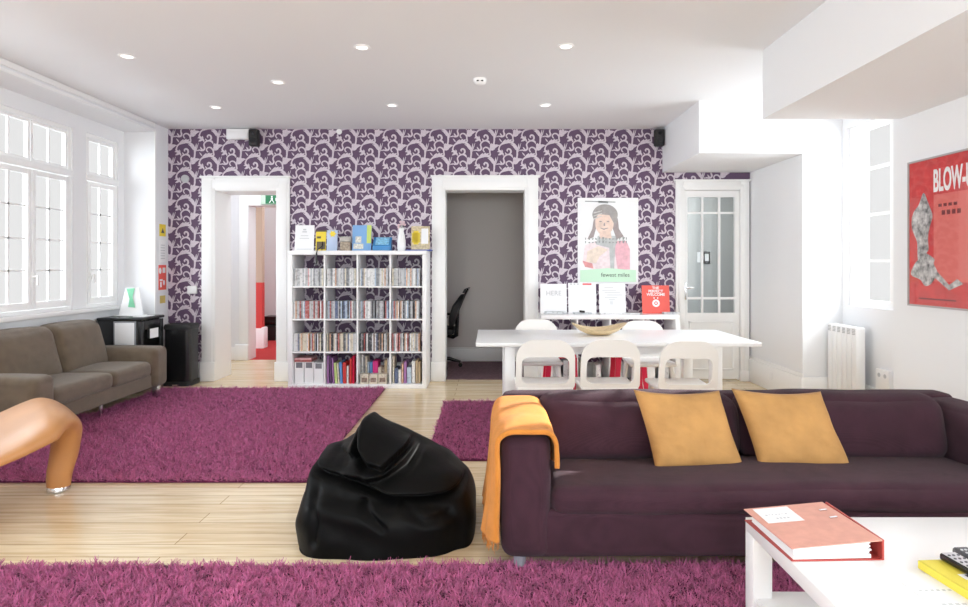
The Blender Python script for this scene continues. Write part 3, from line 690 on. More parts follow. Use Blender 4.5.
def rr(cx, cy, hx, hy, r_, z, n=6):
    out = []
    for q, (sx, sy) in enumerate(((1, 1), (-1, 1), (-1, -1), (1, -1))):
        for i in range(n+1):
            th = PI/2*q+PI/2*i/n; out.append((cx+sx*(hx-r_)+r_*math.cos(th), cy+sy*(hy-r_)+r_*math.sin(th), z))
    return out
b = B(); b.loft([rr(-3.43, 6.92, .145, .125, .05, z) for z in (.05, .62)]); b.build('body', BLACK, t)
b = B(); b.loft([rr(-3.43, 6.92, .158, .138, .055, z) for z in (.002, .05)]); b.build('base', BLACK_MATTE, t)
b = B(); b.loft([rr(-3.43, 6.92, .152, .132, .055, .62), rr(-3.43, 6.92, .155, .135, .055, .65), rr(-3.43, 6.92, .145, .125, .05, .675)]); b.build('lid', BLACK_MATTE, t)
b = B(); b.box(-3.46, -3.40, 6.765, 6.80, .012, .03, .004); b.build('pedal', CHROME, t)

# ------------------------------------------------------------------ bookcases (square grid units)
def grid_unit(x0, x1, z0, z1, cols, rows, yf, yb, root, fr=.045, dv=.016):
    b = B(); b.box(x0, x1, yf, yb, z0, z0+fr, .002); b.build('bottom_board', W_FURN, root)
    b = B(); b.box(x0, x1, yf, yb, z1-fr, z1, .002); b.build('top_board', W_FURN, root)
    for a in (x0, x1-fr): b = B(); b.box(a, a+fr, yf, yb, z0+fr, z1-fr, .002); b.build('side_panel', W_FURN, root)
    cw = (x1-x0-2*fr-(cols-1)*dv)/cols; ch = (z1-z0-2*fr-(rows-1)*dv)/rows
    for i in range(1, cols): a = x0+fr+i*cw+(i-1)*dv; b = B(); b.box(a, a+dv, yf+.002, yb, z0+fr, z1-fr); b.build('upright', W_FURN, root)
    for j in range(1, rows): a = z0+fr+j*ch+(j-1)*dv; b = B(); b.box(x0+fr, x1-fr, yf+.003, yb, a, a+dv); b.build('shelf_board', W_FURN, root)
    return [[(x0+fr+i*(cw+dv), x0+fr+i*(cw+dv)+cw, z0+fr+j*(ch+dv), z0+fr+j*(ch+dv)+ch) for i in range(cols)] for j in range(rows)]
BX0, BX1, BF = -2.16, -.672, 6.66
bc = thing('bookcase', 'tall white square bookcase of sixteen cubes full of disc cases', 'bookcase', ((BX0+BX1)/2, 6.93, 0))
cells = grid_unit(BX0, BX1, 0.001, 1.485, 4, 4, BF, YB-.022, bc)
pal = {'white': (.82, .82, .82), 'pale grey': (.58, .59, .61), 'grey': (.30, .31, .33), 'black': (.06, .06, .07), 'pale blue': (.45, .55, .68), 'dark blue': (.14, .18, .30),
       'red': (.48, .13, .12), 'pink': (.72, .42, .42), 'orange': (.70, .44, .30), 'cream': (.76, .69, .56), 'brown': (.30, .21, .16), 'green': (.35, .52, .30)}
def spine_mat(n, c_):
    m = mat('spine_'+n.replace(' ', '_'), c_, .35); nt = m.node_tree; N = nt.nodes; L = nt.links
    tc = N.new('ShaderNodeTexCoord'); nz = N.new('ShaderNodeTexNoise'); nz.inputs['Scale'].default_value = 38; oi = N.new('ShaderNodeObjectInfo')
    ad = N.new('ShaderNodeVectorMath'); L.new(tc.outputs['Object'], ad.inputs[0]); L.new(oi.outputs['Location'], ad.inputs[1]); L.new(ad.outputs[0], nz.inputs['Vector'])
    cr = N.new('ShaderNodeValToRGB'); cr.color_ramp.interpolation = 'CONSTANT'; e_ = cr.color_ramp.elements
    e_[0].position = 0; e_[0].color = (*[v*.72 for v in c_], 1); e_[1].position = .42; e_[1].color = (*c_, 1)
    x_ = e_.new(.60); x_.color = (*[min(.85, v*.7+.2) for v in c_], 1)
    L.new(nz.outputs['Fac'], cr.inputs['Fac']); L.new(cr.outputs[0], N['Principled BSDF'].inputs['Base Color']); return m
SPM = {n: spine_mat(n, c_) for n, c_ in pal.items()}
def disc_mesh(n, w):
    b = B(); b.box(-w/2, w/2, 0, .135, 0, .190, .0015, 1); me = b.mesh(); finish(me, SPM[n], None); return me
DM = {n: disc_mesh(n, .0138) for n in pal}
ordn = 'first second third fourth fifth sixth seventh eighth ninth tenth eleventh twelfth thirteenth fourteenth fifteenth sixteenth seventeenth eighteenth nineteenth twentieth twenty-first twenty-second twenty-third twenty-fourth twenty-fifth'.split()
rown = ['bottom', 'third', 'second', 'top']; coln = ['first', 'second', 'third', 'fourth']
wts = {3: ['white']*6+['pale grey']*7+['grey']*3+['cream']*2+['pink', 'pale blue', 'orange'], 2: ['white']*3+['pale grey']*4+['grey']*3+['black']*3+['pale blue']*3+['red', 'pink', 'pink', 'brown', 'orange', 'dark blue'], 1: ['white']*4+['pale grey']*2+['grey']*2+['black']*4+['red']*3+['cream']*2+['brown', 'pink', 'dark blue', 'orange']}
for j in (3, 2, 1):
    for i in range(4):
        x0, x1, z0, z1 = cells[j][i]; x = x0+.008; end = x1-.006-(.02 if i == 3 else 0)
        while x+.0145 < end:
            n = random.choice(wts[j]); o = link(bpy.data.objects.new('disc_case', DM[n])); o.location = (x+.0072, BF+.035+random.uniform(0, .012), z0+.0005)
            cnt = cnt+1 if x > x0+.01 else 0
            tag(o, '%s disc case, %s from left in the %s row, %s column of bookcase' % (n, ordn[cnt], rown[j], coln[i]), 'disc case', 'disc cases in the %s row, %s column' % (rown[j], coln[i]))
            x += .0149
            if random.random() < .05: x += .012
def book(x0, w, y0, dp, z0, h, col, label, group='books in the bottom row', name='book', lean=0, lab=None):
    b = B(); r_ = name == 'book'
    t = thing(name, label, 'book' if r_ else name.replace('_', ' '), (x0, y0, z0), group=group)
    b.box(x0, x0+w, y0, y0+dp, z0, z0+h, .002, 1); cv = b.build('cover' if r_ else 'body', SPM[col] if isinstance(col, str) else col, t)
    if lab:
        b = B(); b.box(x0+w*.15, x0+w*.85, y0-.001, y0, z0+h*lab[0], z0+h*lab[1]); b.build('label', lab[2], t)
    if lean: t.rotation_euler = (0, lean, 0)
    return t
x0, x1, z0, z1 = cells[0][0]
for k, a in enumerate((x0+.012, x0+.118, x0+.222)):
    book(a, .098, BF+.05, .25, z0+.0008, .235 if k < 2 else .225, W_FURN, 'white magazine file with a dark label, %s in the bottom left cube' % ('leftmost', 'middle one', 'rightmost')[k], 'magazine files in the bottom left cube', 'magazine_file', lab=(.72, .97, mat('file_label%d' % k, (.2, .2, .22), .6)))
for k in range(2):
    book(x0+.012, .185, BF+.04, .22, z0+.2365+.021*k, .02, ('red', 'pink')[k], '%s book lying flat on the magazine files in the bottom left cube' % ('red', 'pink and white')[k], 'books lying on the magazine files')
x0, x1, z0, z1 = cells[0][1]
LILAC = mat('lilac_cover', (.35, .16, .38), .5); BLUE = mat('blue_cover', (.12, .30, .62), .5); LIME = mat('lime_cover', (.55, .68, .25), .5); PINK = mat('magenta_cover', (.72, .03, .25), .5); TANC = mat('tan_cover', (.50, .38, .24), .6)
xx = x0+.008
for n, m_, w, h, ln in (('lilac', LILAC, .022, .30, -.02), ('dark purple', mat('dark_purple_cover', (.12, .05, .14), .5), .018, .29, -.05), ('lilac slim', LILAC, .016, .28, -.08), ('lime green', LIME, .024, .225, -.12), ('cream', 'cream', .018, .22, -.12), ('blue', BLUE, .026, .23, -.1), ('bright red', RED, .034, .225, -.03), ('white', 'white', .02, .19, 0), ('deep red', RED, .024, .27, .02), ('crimson', CRIMSON, .02, .30, .02)):
    book(xx+(abs(ln)*h if ln < 0 else 0)*.35, w, BF+.045, .2, z0+.001, h, m_, '%s book standing in the second cube of the bottom row' % n, 'books in the second bottom cube', lean=ln*.6); xx += w+.008
x0, x1, z0, z1 = cells[0][2]; xx = x0+.01
for n, m_, w, h in (('tall white', 'white', .018, .30), ('tall grey', 'grey', .015, .29), ('tall cream', 'cream', .02, .28), ('pale blue', 'pale blue', .02, .22), ('blue', BLUE, .03, .22), ('magenta', PINK, .055, .23), ('small cream', 'cream', .03, .16), ('brown', 'brown', .03, .16), ('tan', TANC, .03, .24), ('pale grey', 'pale grey', .02, .26)):
    book(xx, w, BF+.14, .17, z0+.0008, h, m_, '%s book at the back of the third cube of the bottom row' % n, 'books at the back of the third bottom cube'); xx += w+.004
for k in range(3):
    book(x0+.02+.098*k, .088, BF+.02, .10, z0+.0008, .105, 'cream', 'small cream box, %s in front of books in the third bottom cube' % ('left', 'middle', 'right')[k], 'small cream boxes in the third bottom cube', 'small_box', lab=(.2, .65, SPM['brown']))
x0, x1, z0, z1 = cells[0][3]; xx = x0+.01
for n, m_, w, h in (('tall cream', 'cream', .016, .29), ('dark blue', 'dark blue', .034, .165), ('white', 'white', .03, .15), ('orange', 'orange', .018, .22), ('lilac', LILAC, .028, .235), ('pale blue', 'pale blue', .045, .175), ('tall white', 'white', .035, .24), ('tan', TANC, .024, .25), ('light brown', TANC, .02, .23)):
    book(xx, w, BF+.06, .18, z0+.0008, h, m_, '%s book standing in the bottom right cube of the bookcase' % n, 'books in the bottom right cube'); xx += w+.006

# low console unit
CX0, CX1 = .56, 2.05
cs = thing('console_shelf', 'low white cube shelf along the wall beneath the tall poster', 'shelf', ((CX0+CX1)/2, 6.93, 0))
cc = grid_unit(CX0, CX1, .001, .79, 4, 2, BF, YB-.022, cs)
k_ = 0
for (ci, dx, w, h, m_, n) in ((0, .02, .07, .24, W_FURN, 'white file'), (0, .10, .07, .24, W_FURN, 'second white file'), (0, .20, .06, .25, 'pale grey', 'grey file'), (1, .03, .05, .22, 'cream', 'cream file'), (1, .20, .05, .2, 'white', 'slim white file'), (2, .03, .09, .23, W_FURN, 'wide white file'), (3, .05, .08, .2, W_FURN, 'square white file'), (3, .22, .06, .24, 'pale grey', 'pale grey file')):
    a, c_, e0, e1 = cc[0][ci]; book(a+dx, w, BF+.05, .22, e0+.0008, h, m_, '%s standing in the low shelf, %s cube' % (n, coln[ci]), 'files in the low shelf', 'file_box')
for ci, n in ((3, 'right'), (2, 'middle')):
    a, c_, e0, e1 = cc[0][ci]; t = thing('camera', 'small black camera body in the %s of the low shelf' % n, 'camera', (a+.16, BF+.06, e0), group='dark cameras in the low shelf')
    b = B(); b.box(a+.14, a+.21, BF+.05, BF+.10, e0+.001, e0+.06, .008); b.build('body', BLACK_MATTE, t)
    b = B(); b.cyl((a+.175, BF+.05, e0+.03), (a+.175, BF+.02, e0+.03), .02); b.build('lens', BLACK, t)

# things on top of the bookcase
zt = 1.4855; ys = 6.86
def XX(p): return (p-489)*ys/F
def ZZ(p): return HC+(265-p)*ys/F
def stand_card(name, label, cat, p0, p1, py, m, thick=.008, y=None, lean=.12, extra=None, zb=zt):
    y = ys if y is None else y
    t = thing(name, label, cat, ((XX(p0)+XX(p1))/2, y, zb)); z1_ = ZZ(py)
    fn = lambda a, c_, d: (a, y+d+(c_-zb)*lean, c_)
    b = B(); b.prism([(XX(p0), zb+.001), (XX(p1), zb+.001), (XX(p1), z1_), (XX(p0), z1_)], thick, fn); b.build('card', m, t)
    b = B(); xm = (XX(p0)+XX(p1))/2; b.prism([(0, zb+.001), (.07, zb+.001), (.012, zb+(z1_-zb)*.6)], .01, lambda a, c_, d: (xm+d, y+thick+a+.002, c_)); b.build('strut', m, t)
    if extra: extra(t, lambda a, c_, d: (a, y-d+(c_-zb)*lean-.0005, c_), XX(p0), XX(p1), zb, z1_)
    return t
def bars(m, name, items):
    def f_(t, fn, x0, x1, z0, z1):
        b = B(); w, h = x1-x0, z1-z0
        for a, c_, e0, e1 in items: b.prism([(x0+a*w, z0+e0*h), (x0+c_*w, z0+e0*h), (x0+c_*w, z0+e1*h), (x0+a*w, z0+e1*h)], .0008, fn)
        b.build(name, m, t)
    return f_
stand_card('framed_notice', 'large white framed notice, leftmost on top of the tall bookcase', 'notice', 294.5, 313.5, 225, PAPER, .012, extra=bars(INK_G, 'print', [(.38, .62, .72, .76), (.42, .58, .8, .85), (.3, .7, .58, .6), (.25, .75, .48, .5), (.1, .9, .06, .08)]))
stand_card('leaflet', 'yellow and black leaflet right of the white framed notice', 'leaflet', 315.5, 325.5, 230, YELLOW, extra=bars(mat('leaflet_dark', (.12, .09, .05), .5), 'print', [(0, 1, .92, 1), (.1, .95, .08, .45), (.1, .5, .6, .7)]))
def flower(t, fn, x0, x1, z0, z1):
    b = B(); cx, cz = x0+(x1-x0)*.55, z0+(z1-z0)*.82; P = []
    for i in range(12): r_ = .042 if i % 2 == 0 else .024; P.append((cx+r_*math.cos(PI*i/6), cz+r_*math.sin(PI*i/6)))
    b.prism(P, .003, fn); b.build('flower_print', YELLOW, t)
stand_card('greeting_card', 'pale blue card with a yellow flower on top of the tall bookcase', 'card', 326.5, 337, 230, mat('pale_blue_card', (.50, .60, .80), .6), extra=flower)
t = thing('tin_box', 'tan lidded tin between the flower card and the blue book', 'tin', (XX(345.5), ys, zt))
b = B(); b.box(XX(340.5), XX(350.5), ys-.03, ys+.05, zt+.001, zt+.10, .008); b.build('body', mat('tin_tan', (.36, .29, .22), .5, vary=(40, .4)), t)
b = B(); b.box(XX(340), XX(351), ys-.034, ys+.054, zt+.10, zt+.16, .015); b.build('lid', mat('tin_lid', (.45, .42, .38), .4, vary=(30, .3)), t)
t = stand_card('picture_book', 'blue picture book with a green edge upright on the tall bookcase', 'book', 352, 371, 225, mat('sky_blue_cover', (.20, .40, .70), .5), .02, extra=bars(mat('cover_green', (.55, .66, .16), .5), 'cover_strip', [(.76, 1, .3, 1)]))
b = B(); 
for a, c_, e0, e1 in ((.08, .62, .08, .3), (.18, .5, .34, .6)): b.prism([(XX(352)+a*.2, zt+e0*.27), (XX(352)+c_*.2, zt+e0*.27), (XX(352)+c_*.2, zt+e1*.27), (XX(352)+a*.2, zt+e1*.27)], .001, lambda a, c_, d: (a, ys-d+(c_-zt)*.12-.001, c_))
b.build('cover_print', mat('cover_pale', (.68, .68, .62), .5, vary=(60, .3)), t)
t = thing('display_box', 'low blue display box of cards right of the blue picture book', 'box', (XX(382), ys, zt))
b = B(); b.prism([(0, zt+.001), (.12, zt+.001), (.12, zt+.155), (.09, zt+.155), (0, zt+.05)], XX(391)-XX(373), lambda a, c_, d: (XX(373)+d, ys-.03+a, c_)); b.build('box', mat('box_blue', (.05, .24, .52), .4), t)
b = B(); b.prism([(.012, zt+.066), (.085, zt+.148), (.082, zt+.152), (.008, zt+.069)], XX(389)-XX(375.5), lambda a, c_, d: (XX(375.5)+d, ys-.034+a, c_)); b.build('cards', mat('card_lightblue', (.25, .55, .78), .5, vary=(50, .3)), t)
v = thing('vase', 'slender white vase with pale pink blossoms on the tall bookcase', 'vase', (XX(401.5), ys, zt))
b = B(); b.lathe((XX(401.5), ys, zt), [(.040, .001), (.048, .03), (.046, .10), (.036, .17), (.024, .22), (.028, .25)]); b.build('body', W_FURN, v)
BL = mat('blossom', (.75, .55, .6), .7)
for k in range(7):
    a = k*.9; bx_, bz_ = .035*math.cos(a), .29+.03*math.sin(a*1.7); b = B(); cxx = XX(401.5)+bx_
    b.lathe((cxx, ys+.02*math.sin(a), zt+bz_), [(.004, -.014), (.015, -.005), (.016, .006), (.006, .014)], 8); b.build('blossom', BL, v)
b = B()
for k in range(4): b.tube([(XX(401.5), ys, zt+.2), (XX(401.5)+.03*math.cos(k*1.6), ys+.015*math.sin(k*1.6), zt+.285)], .002, 5)
b.build('stems', mat('stem_green', (.2, .35, .12), .6), v)
b = B(); b.box(XX(406), XX(432), ys-.06, ys+.12, zt+.001, zt+.014, .003); tag(b.build('folder', mat('blue_folder', (.06, .10, .42), .4)), 'blue folder lying flat at the right end of the tall bookcase', 'folder')
stand_card('calendar', 'yellow and tan desk calendar standing on the blue folder', 'calendar', 411, 429.5, 226, mat('calendar_tan', (.62, .52, .34), .6, vary=(45, .3)), .01, extra=lambda t, fn, x0, x1, z0, z1: (bars(YELLOW, 'sun_print', [(.05, .48, .3, .72), (.12, .4, .22, .8)])(t, fn, x0, x1, z0, z1), bars(PAPER, 'page', [(.55, .92, .25, .9)])(t, fn, x0, x1, z0, z1)), zb=zt+.0142)
b = B(); hx = XX(321.5)
b.tube([(hx+.03, ys-.06, zt+.10), (hx+.035, ys-.09, zt+.05), (hx+.01, BF-.012, zt+.005), (hx, BF-.014, zt-.06), (hx+.005, BF-.012, zt-.12), (hx-.004, BF-.014, zt-.17)], [.006, .008, .007, .012, .010, .005])
b.tube([(hx+.03, ys-.06, zt+.10), (hx+.02, ys-.05, zt+.03), (hx+.015, ys-.04, zt+.006)], .005)
tag(b.build('cable', BLACK), 'black cable hanging over the top edge of the tall bookcase', 'cable')

# things on the console
ys = 6.88; zc = .7905
HERE = stand_card('leaflet', 'white leaflet reading HERE, leftmost on the low shelf', 'leaflet', 540.5, 567, 284, PAPER, zb=zc)
text('lettering', 'HERE', .075, (XX(554), ys-.002+(ZZ(293.5)-zc)*.12, ZZ(293.5)), (PI/2-.12, 0, 0), INK_G, HERE)
stand_card('leaflet', 'white board with a small red tab on the low shelf', 'leaflet', 568.5, 596.5, 283, PAPER, zb=zc, extra=lambda t, fn, x0, x1, z0, z1: (bars(mat('tab_red', (.75, .12, .12), .5), 'red_tab', [(.52, .84, .93, .985)])(t, fn, x0, x1, z0, z1), bars(INK_G, 'print', [(.08, .14, .94, .98), (.2, .26, .94, .98), (.32, .38, .94, .98)])(t, fn, x0, x1, z0, z1)))
stand_card('leaflet', 'white card with a faint grey tree shape below the poster', 'leaflet', 599.5, 626, 284, PAPER, zb=zc, extra=lambda t, fn, x0, x1, z0, z1: bars(mat('faint_grey', (.70, .71, .72), .7), 'print', [(.2, .55, .85, .9), (.12, .66, .76, .8), (.2, .8, .68, .73), (.3, .88, .60, .65), (.2, .7, .52, .57), (.35, .6, .44, .5), (.4, .52, .3, .42)])(t, fn, x0, x1, z0, z1))
rs = stand_card('welcome_sign', 'coral red square sign reading THE PERFECT WELCOME on the low shelf', 'sign', 642.5, 670, 285.5, REDSIGN, zb=zc)
for i, s_t in enumerate(('THE', 'PERFECT', 'WELCOME')): text('lettering', s_t, .042, (XX(656.3), ys-.003+(.282-.036*i)*.12, zc+.282-.036*i), (PI/2-.12, 0, 0), PAPER, rs, bold=.001)
b = B(); cxx, czz = XX(656.3), zc+.115
fn = lambda a, c_, d: (a, ys-.0015-d+(c_-zc)*.12, c_)
b.ring_plate([(cxx+.042*math.cos(2*PI*i/24), czz+.042*math.sin(2*PI*i/24)) for i in range(24)], [(cxx+.020*math.cos(2*PI*i/24), czz+.020*math.sin(2*PI*i/24)) for i in range(24)], .001, fn)
b.prism([(cxx+.011*math.cos(2*PI*i/12), czz+.011*math.sin(2*PI*i/12)) for i in range(12)], .001, fn)
for sx in (-.02, .02): b.prism([(cxx+sx+.008*math.cos(2*PI*i/10), czz+.058+.008*math.sin(2*PI*i/10)) for i in range(10)], .001, fn)
b.build('emblem', PAPER, rs)
for k, (p0, p1, yy, h, m_, lb) in enumerate(((545, 566, 6.77, .03, 'pale grey', 'grey edged magazine pile at the left end of the low shelf'), (574, 592, 6.775, .018, 'pale grey', 'thin magazine lying before the board with the red tab'), (600, 640, 6.77, .012, 'white', 'thin white brochure lying before the tree card'), (664, 679, 6.78, .02, 'pale grey', 'grey booklet lying at the right end of the low shelf'))):
    b = B(); b.box((p0-489)*yy/F, (p1-489)*yy/F, yy, yy+.085, zc+.001, zc+.001+h, .002); tag(b.build('magazine', SPM[m_]), lb, 'magazine')
b = B(); b.cyl((XX(578), 6.76, zc+.035), (XX(583), 6.765, zc+.028), .012); tag(b.build('marker_pen', BLACK_MATTE), 'short dark marker lying on the low shelf', 'pen')

# ------------------------------------------------------------------ wall posters
po = thing('wall_poster', 'tall pale poster of a smiling woman in knitted hat and pink jacket on the wallpaper', 'poster', (1.37, YB, 1.14))
x0, x1, z0, z1 = (577.5-489)/86.96, (638-489)/86.96, HC-(284-265)/86.96, HC+(265-198)/86.96
b = B(); b.box(x0, x1, YB-.016, YB-.010, z0, z1); b.build('sheet', PAPER, po)
Yp = YB-.016
def pp(u, v, lay=0): return lambda a, c_, d: (x0+(x1-x0)*a, Yp-.0004*lay-d, z1-(z1-z0)*c_)
mats_p = {'hat': (.36, .34, .33), 'stripe': (.62, .60, .58), 'skin': (.80, .62, .53), 'hair': (.36, .31, .31), 'pink': (.80, .46, .52), 'palepink': (.84, .72, .74), 'scarf': (.52, .54, .54), 'hand': (.82, .70, .60), 'redc': (.72, .32, .32)}
mats_p = {k: mat('poster_'+k, v_, .6, vary=(25, .12)) for k, v_ in mats_p.items()}
def ell(cx, cy, rx, ry, a0=0, a1=2*PI, n=20): return [(cx+rx*math.cos(a0+(a1-a0)*i/n), cy+ry*math.sin(a0+(a1-a0)*i/n)) for i in range(n+ (0 if a1-a0 > 6.2 else 1))]
P = B(); order = ['pink', 'palepink', 'scarf', 'hair', 'skin', 'hat', 'stripe', 'hand', 'redc']
def pz(m_, poly, lay): P.mi = order.index(m_); P.prism(poly, .0003, pp(0, 0, lay))
pz('palepink', [(.12, .55), (.3, .50), (.7, .5), (.82, .52), (.85, .83), (.25, .83), (.08, .76)], 1)
pz('pink', [(.58, .50), (.80, .50), (.86, .60), (.86, .83), (.66, .83), (.62, .66)], 2)
pz('scarf', [(.33, .44), (.68, .44), (.62, .56), (.60, .83), (.54, .83), (.52, .58), (.3, .54)], 3)
pz('hair', [(.27, .22), (.34, .22), (.30, .36), (.26, .46), (.16, .48), (.24, .36)], 4); pz('hair', [(.58, .20), (.66, .24), (.68, .36), (.76, .45), (.64, .48), (.58, .36)], 4)
pz('skin', ell(.44, .29, .155, .145), 5); pz('skin', [(.36, .38), (.54, .38), (.56, .47), (.36, .47)], 4.5)
pz('hat', ell(.45, .20, .21, .125, PI, 2*PI)+[(.64, .29), (.60, .30), (.52, .20), (.34, .19), (.27, .27)], 6)
for k in range(3): pz('stripe', [(.26, .17+.035*k), (.40, .145+.03*k), (.40, .155+.03*k), (.26, .182+.035*k)], 7)
pz('hand', [(.16, .62), (.34, .56), (.50, .60), (.36, .68), (.30, .76), (.14, .74)], 4); pz('redc', [(.08, .73), (.24, .76), (.26, .82), (.12, .80)], 5)
P.build('portrait', [mats_p[k] for k in order], po, None)
P = B(); P.mi = 0
for (a, c_) in ((.375, .275), (.50, .275)): P.prism(ell(a, c_, .022, .007), .0003, pp(0, 0, 9))
P.prism([(.37, .345), (.43, .357), (.50, .345), (.50, .352), (.43, .372), (.37, .352)], .0003, pp(0, 0, 9)); P.prism([(.432, .29), (.445, .29), (.452, .325), (.425, .325)], .0002, pp(0, 0, 9))
P.build('face_features', mats_p['hair'], po, None)
P = B(); P.prism([(.04, .84), (.5, .815), (.96, .84), (.96, .975), (.04, .975)], .0003, pp(0, 0, 8)); P.build('green_band', MINT, po, None)
text('lettering', 'fewest miles', .066, (x0+(x1-x0)*.62, Yp-.0045, z1-(z1-z0)*.895), (PI/2, 0, 0), mat('poster_green_ink', (.08, .14, .09), .6), po)
P = B()
for k in range(13):
    for r_, (v0, amp) in enumerate(((.475, .008), (.515, .01))):
        u = .12+.056*k; P.prism([(u, v0+amp*math.sin(k)-.012), (u+.018+.012*(k % 3), v0+amp*math.sin(k)-.012), (u+.014+.014*(k % 2), v0+.011), (u+.004, v0+.012)], .0002, pp(0, 0, 10))
P.prism([(.12, .035), (.62, .045), (.62, .055), (.12, .045)], .0002, pp(0, 0, 10)); P.prism([(.34, .035), (.5, .04), (.5, .065), (.34, .06)], .0002, pp(0, 0, 10))
P.build('small_print', mat('poster_small_ink', (.32, .34, .33), .7), po, None)

ya, yb_, za, zb_ = 4.40, 3.69, 1.055, 2.045
rp = thing('film_poster', 'red framed poster with white title lettering on the right wall', 'poster', (XR, 4.06, za))
b = B(); b.box(XR-.016, XR-.003, yb_, ya, za, zb_); b.build('print', RED, rp)
b = B()
for (a, c_, e0, e1) in ((yb_-.012, yb_, za-.012, zb_+.012), (ya, ya+.012, za-.012, zb_+.012), (yb_, ya, za-.012, za), (yb_, ya, zb_, zb_+.012)): b.box(XR-.024, XR-.002, a, c_, e0, e1)
b.build('frame', mat('thin_grey_frame', (.45, .42, .42), .3), rp)
b = B(); b.box(XR-.0215, XR-.0195, yb_, ya, za, zb_); b.build('glazing', glass_mat('poster_glazing', gloss=.04), rp)
text('lettering', 'BLOW-UP', .205, (XR-.0165, 4.165, 1.885), (PI/2, 0, -PI/2), PAPER, rp, align='LEFT', sx=.43, bold=.006)
fw = lambda a, c_, d: (XR-.0165-d, a, c_)
b = B(); b.prism([(3.70, 1.22), (4.16, 1.22), (4.16, 1.80), (3.70, 1.80)], .0003, fw); b.build('panel', mat('poster_light_red', (.74, .16, .13), .45), rp, None)
GPR = mat('mottled_grey_print', (.42, .41, .40), .6, vary=(28, .7))
def blob(cy, cz, ry, rz, sd, n=36): return [(cy+ry*(1+.22*math.sin(3*t+sd)+.12*math.sin(5*t+2*sd))*math.cos(t), cz+rz*(1+.15*math.sin(4*t+sd))*math.sin(t)) for t in [2*PI*i/n for i in range(n)]]
b = B(); b.prism(blob(4.27, 1.58, .085, .22, .4), .0006, fw); b.prism(blob(4.24, 1.30, .12, .10, 2.0), .0009, fw); b.prism([(4.13, 1.29), (4.02, 1.20), (3.95, 1.24), (3.90, 1.21), (4.02, 1.165), (4.14, 1.24)], .0012, fw)
b.build('abstract_print', GPR, rp, None)
b = B()
for k in range(4): b.prism([(3.95+.045*k, 1.715), (3.98+.045*k, 1.715), (3.98+.045*k, 1.735), (3.95+.045*k, 1.735)], .001, fw); b.prism([(3.92+.045*k, 1.66), (3.95+.045*k, 1.66), (3.95+.045*k, 1.69), (3.92+.045*k, 1.69)], .001, fw)
b.prism([(3.96, 1.095), (4.30, 1.095), (4.30, 1.105), (3.96, 1.105)], .001, fw)
b.build('small_print', mat('dark_red_ink', (.20, .03, .03), .6), rp, None)

# ------------------------------------------------------------------ dining table and chairs
dt = thing('dining_table', 'long white dining table between the sofa and the low shelf', 'table', (1.0, 5.18, 0))
b = B(); b.box(-.10, 2.07, 4.70, 5.66, .71, .74, .004); b.build('tabletop', W_FURN, dt)
b = B(); b.box(.18, 1.78, 4.86, 4.88, .63, .71); b.box(.18, 1.78, 5.48, 5.50, .63, .71); b.box(.18, .20, 4.88, 5.48, .63, .71); b.box(1.76, 1.78, 4.88, 5.48, .63, .71); b.build('apron', W_FURN, dt)
for x, y in ((.16, 4.82), (1.76, 4.82), (.16, 5.52), (1.76, 5.52)):
    b = B(); b.box(x-.04, x+.04, y-.04, y+.04, 0.0 if not (y < 6.0 and x < 1.25) else .012, .71, .003); b.build('leg', W_FURN, dt)
def rr2(hx, z0, z1, r_, n=7, top=None):
    out = []; top = top or r_
    for (cx, cz, rad, a0) in ((hx-top, z1-top, top, 0), (-hx+top, z1-top, top, PI/2), (-hx+r_, z0+r_, r_, PI), (hx-r_, z0+r_, r_, 1.5*PI)):
        for i in range(n): th = a0+PI/2*i/(n-1); out.append((cx+rad*math.cos(th), cz+rad*math.sin(th)))
    return out
ch = thing('dining_chair', '', 'chair', (0, 0, 0), group='white dining chairs around the table')
bend = lambda a, c_, d: (a*(1+.10*(.81-c_)), -.20+d-(c_-.45)*.16+.10*(a*a)*2, c_)
b = B(); outer = rr2(.205, .425, .792, .05, top=.13); inner = rr2(.165, .475, .668, .05, top=.05); b.ring_plate(outer, inner, .022, bend); b.build('backrest', W_CREAM, ch, 50)
me = soft_box(-.21, .21, -.20, .21, .42, .455, .016, n=10, fn=lambda x, y, z: (x*(1-.12*(.2-y)), y, z-.012*math.cos(x*6)*math.cos(y*6))); finish(me, W_CREAM, 179); put('seat', me, ch)
for sx, sy in ((-1, -1), (1, -1), (-1, 1), (1, 1)):
    b = B(); b.cyl((sx*.165, sy*.16, .43), (sx*.205, sy*.20, .0), .022, .014, 12); b.build('leg', W_CREAM, ch)
spots = [(.40, 4.60, 0, 'white chair with open back at the left of the near side of the table'), (.86, 4.60, 0, 'middle white chair with open back on the near side of the table'), (1.42, 4.62, 0, 'white chair with open back at the right of the near side, beside the table leg'),
         (.455, 5.74, PI, 'white chair on the far side of the table, left of the bowl'), (1.475, 5.74, PI, 'white chair on the far side of the table, right of the bowl')]
for i, (x, y, rz, lb) in enumerate(spots):
    o = ch if i == 0 else copy_tree(ch); o.location = (x, y, .012 if x < 1.25 or y > 5.9 else 0); o.rotation_euler = (0, 0, rz); o['label'] = lb
